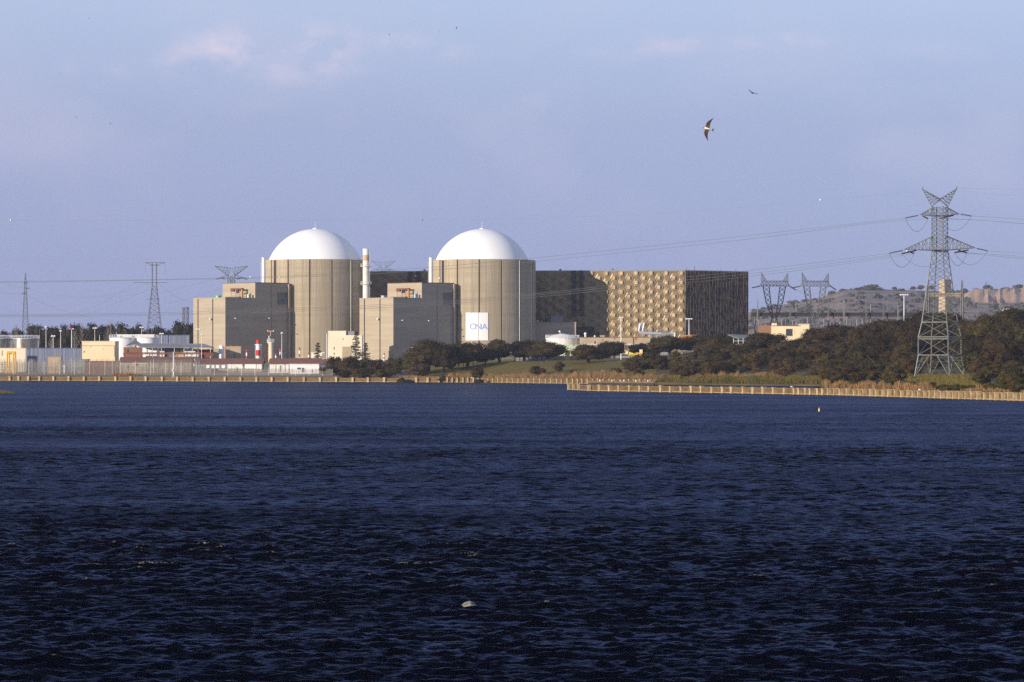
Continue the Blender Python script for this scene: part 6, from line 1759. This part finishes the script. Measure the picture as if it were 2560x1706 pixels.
# oaks on the far hill
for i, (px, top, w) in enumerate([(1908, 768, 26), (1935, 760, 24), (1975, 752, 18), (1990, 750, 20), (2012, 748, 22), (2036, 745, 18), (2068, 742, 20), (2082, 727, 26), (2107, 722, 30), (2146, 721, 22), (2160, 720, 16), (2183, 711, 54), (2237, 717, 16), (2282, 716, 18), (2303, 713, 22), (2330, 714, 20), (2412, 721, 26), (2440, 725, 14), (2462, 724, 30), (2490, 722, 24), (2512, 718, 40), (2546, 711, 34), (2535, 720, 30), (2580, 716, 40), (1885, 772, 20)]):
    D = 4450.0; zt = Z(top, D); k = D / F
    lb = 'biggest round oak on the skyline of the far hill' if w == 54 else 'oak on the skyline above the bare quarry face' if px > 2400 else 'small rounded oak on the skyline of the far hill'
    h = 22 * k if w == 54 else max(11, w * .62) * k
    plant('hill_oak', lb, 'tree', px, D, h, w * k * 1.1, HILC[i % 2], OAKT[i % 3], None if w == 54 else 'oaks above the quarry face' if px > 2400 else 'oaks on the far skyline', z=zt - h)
# dotted scrub of the hillside: nobody could count it
def hill_scrub():
    rng = np.random.default_rng(8); vs, fs = [], []
    hill_o = bpy.data.objects['hill']
    co = np.array([v.co[:] for v in hill_o.data.vertices])
    sel = co[(co[:, 1] > 2950) & (co[:, 1] < 4480)]
    pick = sel[rng.choice(len(sel), 900)]
    for p in pick:
        px = 1280 + p[0] * F / p[1]
        if px > 2420 and p[1] > 3950 and p[1] < 4330 and rng.random() < .8: continue
        w = rng.uniform(2.2, 6.5); hgt = w * rng.uniform(.5, .9)
        for j in range(26):
            d = rng.normal(0, 1, 3); d /= np.linalg.norm(d); d[2] = abs(d[2])
            q = p + np.array([rng.normal(0, 2), rng.normal(0, 2), -.3]) * (j == 0) + d * np.array([w, w, hgt]) * rng.uniform(.6, 1)
            nn = d + rng.normal(0, .5, 3); nn /= np.linalg.norm(nn); a = np.cross(nn, rng.normal(0, 1, 3)); a /= np.linalg.norm(a); b = np.cross(nn, a); s = w * rng.uniform(.3, .5); k = len(vs)
            vs += [q - a * s, q + b * s, q + a * s, q - b * s]; fs.append((k, k + 1, k + 2, k + 3))
    o = bpy.data.objects.new('undergrowth', np_mesh('undergrowth', vs, fs, [M['hilltree']])); COL.objects.link(o); tag(o, kind='stuff')
hill_scrub()
# reeds and dry grass along the water: uncountable
def reeds(name, bands, m, seed, blade=.035):
    rng = np.random.default_rng(seed); vs, fs = [], []
    for (p0, p1, t0, t1, h0, h1, n) in bands:
        cl = np.interp(np.linspace(0, 1, 4000), np.linspace(0, 1, 40), rng.uniform(.45, 1.15, 40))
        for i in range(n):
            f = rng.random(); px = p0 + (p1 - p0) * f; t = rng.uniform(t0, t1); D = shore(px) + t
            x, y, z = X(px, D), D, gz(px, D)
            hh = rng.uniform(h0, h1) * cl[int(f * 3999)]; a = rng.uniform(0, 6.28); lx, ly = rng.normal(0, .16) * hh, rng.normal(0, .16) * hh
            w = blade * rng.uniform(.7, 1.6); k = len(vs)
            vs += [(x - w * math.cos(a), y - w * math.sin(a), z - .1), (x + w * math.cos(a), y + w * math.sin(a), z - .1), (x + lx * .5 + w * .9 * math.cos(a), y + ly * .5 + w * .9 * math.sin(a), z + hh * .6), (x + lx, y + ly, z + hh), (x + lx * .5 - w * .9 * math.cos(a), y + ly * .5 - w * .9 * math.sin(a), z + hh * .6)]
            fs.append((k, k + 1, k + 2, k + 3, k + 4))
    o = bpy.data.objects.new(name, np_mesh(name, vs, fs, [m])); COL.objects.link(o); tag(o, kind='stuff')
reeds('dry_reeds', [(1120, 1440, 3, 14, .8, 2.0, 5200), (1430, 1560, 3, 22, 1.0, 2.6, 3600), (1560, 1700, 4, 16, .8, 2.0, 2600), (860, 1120, 2, 10, .4, 1.2, 1800), (1690, 1960, 16, 26, 1.4, 2.8, 4200), (2062, 2330, 6, 16, .9, 2.2, 5200), (2330, 2560, 8, 16, .3, 1.0, 1200), (280, 345, 6, 14, .6, 1.8, 900), (440, 480, 3, 8, .3, .8, 250), (1960, 2060, 16, 24, .6, 1.6, 600), (2440, 2455, 10, 15, 1.2, 2, 150)], M['reed'], 1)
reeds('green_reeds', [(1640, 2062, 1, 16, 1.0, 2.2, 11000), (1060, 1300, 8, 14, .3, .8, 1400), (2062, 2560, 14, 60, .4, 1.3, 5000), (2240, 2450, 60, 260, .4, 1.1, 9000)], M['reed_green'], 2, .045)

# ---------------------------------------------------------------- small things on the water and in the air
def rock():
    D = 8 * F / (1519 - HZ); c = Vector((X(1175, D), D, 0)); k = D / F
    rng = np.random.default_rng(3); bm = bmesh.new(); bmesh.ops.create_icosphere(bm, subdivisions=4, radius=1)
    bumps = [(rng.normal(0, 1, 3), rng.uniform(.08, .25)) for _ in range(26)]
    for v in bm.verts:
        d = v.co.normalized(); s = 1.0
        for b, a in bumps:
            b = b / np.linalg.norm(b); s += a * max(0, float(np.dot(b, d)) - .55)
        s += .03 * math.sin(d.x * 19) * math.cos(d.y * 17 + d.z * 11)
        x, z = d.x * s, d.z * s
        z *= 1.0 - .45 * max(0, x)                      # lower toward one end
        v.co = Vector((x * 19.5 * k, d.y * s * .24, z * 12.5 * k + .01))
    me = bpy.data.meshes.new('rock'); bm.to_mesh(me); bm.free(); me.materials.append(M['stone'])
    me.polygons.foreach_set('use_smooth', [True] * len(me.polygons))
    o = bpy.data.objects.new('rock', me); COL.objects.link(o); o.location = c
    tag(o, 'pale grey rock breaking the surface of the dark water', 'rock')
rock()
def buoy():
    D = 8 * F / (1029 - HZ); k = D / F; c = (X(2048, D), D)
    t = thing('buoy', 'small yellow buoy floating off the breakwater', 'buoy', (c[0], c[1], 0))
    mb = MB(); r = 2.2 * k; mb.lathe(c, [(r * .5, -.25), (r, -.05), (r * 1.05, .12), (r * .85, .28), (r * .8, .42), (r * .2, .50)], 16); mb.build('float', M['lemon'], t, True)
    mb = MB(); mb.lathe(c, [(.03, .5), (.03, .62), (.06, .64), (.01, .7)], 8); mb.build('top_ring', M['yellow'], t)
buoy()
def islet():
    D = 8 * F / (983 - HZ); rng = np.random.default_rng(6)
    mb = MB(); vs = []
    n, m_ = 40, 6
    for i in range(n):
        a = 2 * math.pi * i / n
        for j in range(m_):
            f = j / (m_ - 1); r = f * (1 + .15 * math.sin(3 * a + 1))
            vs.append((X(0, D) + 4.0 * r * math.cos(a), D + 6 * r * math.sin(a), .34 * (1 - f ** 1.5) - .12 * f))
    mb.add(vs, [(i * m_ + j, i * m_ + j + 1, ((i + 1) % n) * m_ + j + 1, ((i + 1) % n) * m_ + j) for i in range(n) for j in range(m_ - 1)])
    o = mb.build('islet', M['scrubsoil'], None, True); tag(o, kind='structure')
    vs, fs = [], []
    for i in range(1800):
        a, r = rng.uniform(0, 6.28), rng.random() ** .5 * .95
        x, y = X(0, D) + 4.0 * r * math.cos(a), D + 6 * r * math.sin(a); z = .3 * (1 - r ** 1.5); hh = rng.uniform(.2, .6) * (1.1 - r * .6); k = len(vs); w = .03
        lx = rng.normal(0, .15)
        vs += [(x - w, y, z - .1), (x + w, y, z - .1), (x + lx, y + rng.normal(0, .1), z + hh)]; fs.append((k, k + 1, k + 2))
    o = bpy.data.objects.new('islet_grass', np_mesh('islet_grass', vs, fs, [M['reed_green']])); COL.objects.link(o); tag(o, kind='stuff')
islet()
# birds: one continuous mesh each, coloured by body region
def bird_mesh(name, span, pose, pale):
    bm = bmesh.new()
    def blob(c, r, n=3):
        q = bmesh.ops.create_icosphere(bm, subdivisions=n, radius=1)
        for v in q['verts']: v.co = Vector((v.co.x * r[0] + c[0], v.co.y * r[1] + c[1], v.co.z * r[2] + c[2]))
    L = span * .48                                       # body runs along -x (head) to +x (tail)
    blob((0, 0, 0), (L * .30, L * .125, L * .12)); blob((-L * .26, 0, L * .03), (L * .12, L * .09, L * .09)); blob((-L * .38, 0, L * .025), (L * .045, L * .02, L * .02), 2)
    blob((L * .25, 0, 0), (L * .20, L * .07, L * .05))
    def sheet(pts, th):                                  # thin curved wing or tail slab: pts = (lead, trail) pairs
        n = len(pts); vs = []
        for (a, b) in pts:
            for p in (a, b):
                for s in (th, -th): vs.append(bm.verts.new((p[0], p[1], p[2] + s)))
        for i in range(n - 1):
            a, b = i * 4, (i + 1) * 4
            for f in ((a, b, b + 2, a + 2), (a + 1, a + 3, b + 3, b + 1), (a, a + 1, b + 1, b), (a + 2, b + 2, b + 3, a + 3)): bm.faces.new([vs[j] for j in f])
        bm.faces.new([vs[j] for j in (0, 2, 3, 1)]); e = (n - 1) * 4; bm.faces.new([vs[j] for j in (e, e + 1, e + 3, e + 2)])
    h = span / 2
    for s in (-1, 1):
        W_ = []
        for f, lead, tr in ((0, -.16, .17), (.18, -.22, .16), (.38, -.22, .13), (.58, -.12, .16), (.78, .06, .22), (.93, .22, .29), (1.0, .32, .335)):
            y = s * f * h; z = pose * f * h * .45 + .015 * span * math.sin(f * 3)
            W_.append(((lead * L * 1.0, y, z), (tr * L * 1.0, y, z)))
        sheet(W_, span * .010)
        sheet([((L * .34, 0, 0), (L * .36, s * L * .05, 0)), ((L * .48, s * L * .02, 0), (L * .48, s * L * .10, 0)), ((L * .62, s * L * .10, 0), (L * .62, s * L * .135, 0))], span * .010)
    me = bpy.data.meshes.new(name); bm.to_mesh(me); bm.free()
    o = bpy.data.objects.new(name, me); COL.objects.link(o)
    md = o.modifiers.new('join', 'REMESH'); md.mode = 'VOXEL'; md.voxel_size = span * .009; md.use_smooth_shade = True
    dg = bpy.context.evaluated_depsgraph_get(); ev = bpy.data.meshes.new_from_object(o.evaluated_get(dg))
    bpy.data.objects.remove(o); ev.name = name
    at = ev.color_attributes.new('plumage', 'FLOAT_COLOR', 'POINT')
    dark = (.045, .030, .020); brown = (.16, .085, .035); white = (.80, .72, .58)
    for i, v in enumerate(ev.vertices):
        x, y, z = v.co; w = abs(y) / h
        c = dark
        if pale:
            if w < .07 and -.30 * L < x < .36 * L and z < L * .06: c = white
            elif w < .42 and x < .3 * L: c = tuple(b + (d - b) * min(1, w / .42) for b, d in zip(brown, dark))
            elif x < -.30 * L: c = (.08, .055, .05)
        at.data[i].color = (*c, 1)
    m = bpy.data.materials.get('bird_plumage')
    if m is None:
        m = bpy.data.materials.new('bird_plumage'); m.use_nodes = True
        a = m.node_tree.nodes.new('ShaderNodeVertexColor'); a.layer_name = 'plumage'
        m.node_tree.links.new(a.outputs[0], m.node_tree.nodes['Principled BSDF'].inputs['Base Color']); m.node_tree.nodes['Principled BSDF'].inputs['Roughness'].default_value = .7
    ev.materials.append(m)
    return ev
BM1 = bird_mesh('swallow', .30, .10, True)
BM2 = bird_mesh('swallow', .30, .55, False)
def bird(me, px, py, D, e, label, group='swallows in the sky'):
    o = bpy.data.objects.new('swallow', me); COL.objects.link(o); o.location = P(px, py, D)
    o.rotation_euler = tuple(math.radians(a) for a in e); tag(o, label, 'bird', group)
    return o
# belly toward the camera, head to the left, wings up and down
bird(BM1, 1769, 322, 42, (-86, 13, 6), 'large pale-bellied swallow with brown wings banking in the sky', None)
bird(BM2, 1881, 233, 84, (28, -14, 68), 'dark swallow silhouette above the pale-bellied one', None)
for px, py, D, e, lb in ((973, 87, 300, (60, 40, 40), 'dark slanting swallow speck over the banner dome'), (1141, 70, 290, (95, 10, 10), 'upright dark swallow speck, last of the three over the domes'), (1099, 79, 520, (50, 20, 30), 'tiniest swallow speck between two others over the domes'),
                         (223, 46, 480, (40, 60, 0), 'tiny swallow speck high near the corner of the sky'), (148, 184, 480, (60, 20, 60), 'tiny swallow speck in the middle height of the empty sky'), (191, 294, 420, (60, 30, 20), 'tiny swallow speck beside a slightly larger one in the sky'), (276, 309, 330, (60, -30, 50), 'small slanted swallow speck above the double-masted pylon')):
    bird(BM2, px, py, D, e, lb)
def gull(px, py, D, label):
    z = Z(py, D); c = P(px, py, D); t = thing('gull', label, 'bird', c, 'white gulls resting')
    rng = random.Random(int(px)); bm = bmesh.new()
    q = bmesh.ops.create_icosphere(bm, subdivisions=2, radius=1)
    for v in q['verts']:
        x = v.co.x; v.co = Vector((x * .34, v.co.y * .13, v.co.z * .14 + .12 + (.10 * max(0, -x - .55) * 4) - .03 * max(0, x)))
    me = bpy.data.meshes.new('body'); bm.to_mesh(me); bm.free(); me.materials.append(M['white'])
    o = bpy.data.objects.new('body', me); COL.objects.link(o); o.parent = t
for px, py, D, lb in ((1979, 968.5, 800, 'white gull resting on the breakwater before the reed inlet'), (2299, 976, 727, 'white gull resting on the breakwater below the near pylon'), (1179, 945, 1238, 'white gull resting on the shore wall below the lawn'), (1552, 953.5, 1104, 'white gull on the dark landing stage')):
    gull(px, py, D, lb)

# ---------------------------------------------------------------- air
def haze():
    mb = MB(); mb.box(-4200, 4200, -120, 6700, -4.0, 260)
    m = bpy.data.materials.new('hazy_air'); m.use_nodes = True
    N, L = m.node_tree.nodes, m.node_tree.links
    N.remove(N['Principled BSDF'])
    v = N.new('ShaderNodeVolumePrincipled')
    v.inputs['Color'].default_value = (.72, .80, 1.0, 1)
    v.inputs['Density'].default_value = .00005
    v.inputs['Anisotropy'].default_value = .1
    L.new(v.outputs[0], N['Material Output'].inputs['Volume'])
    o = mb.build('haze', m); tag(o, kind='stuff')
haze()
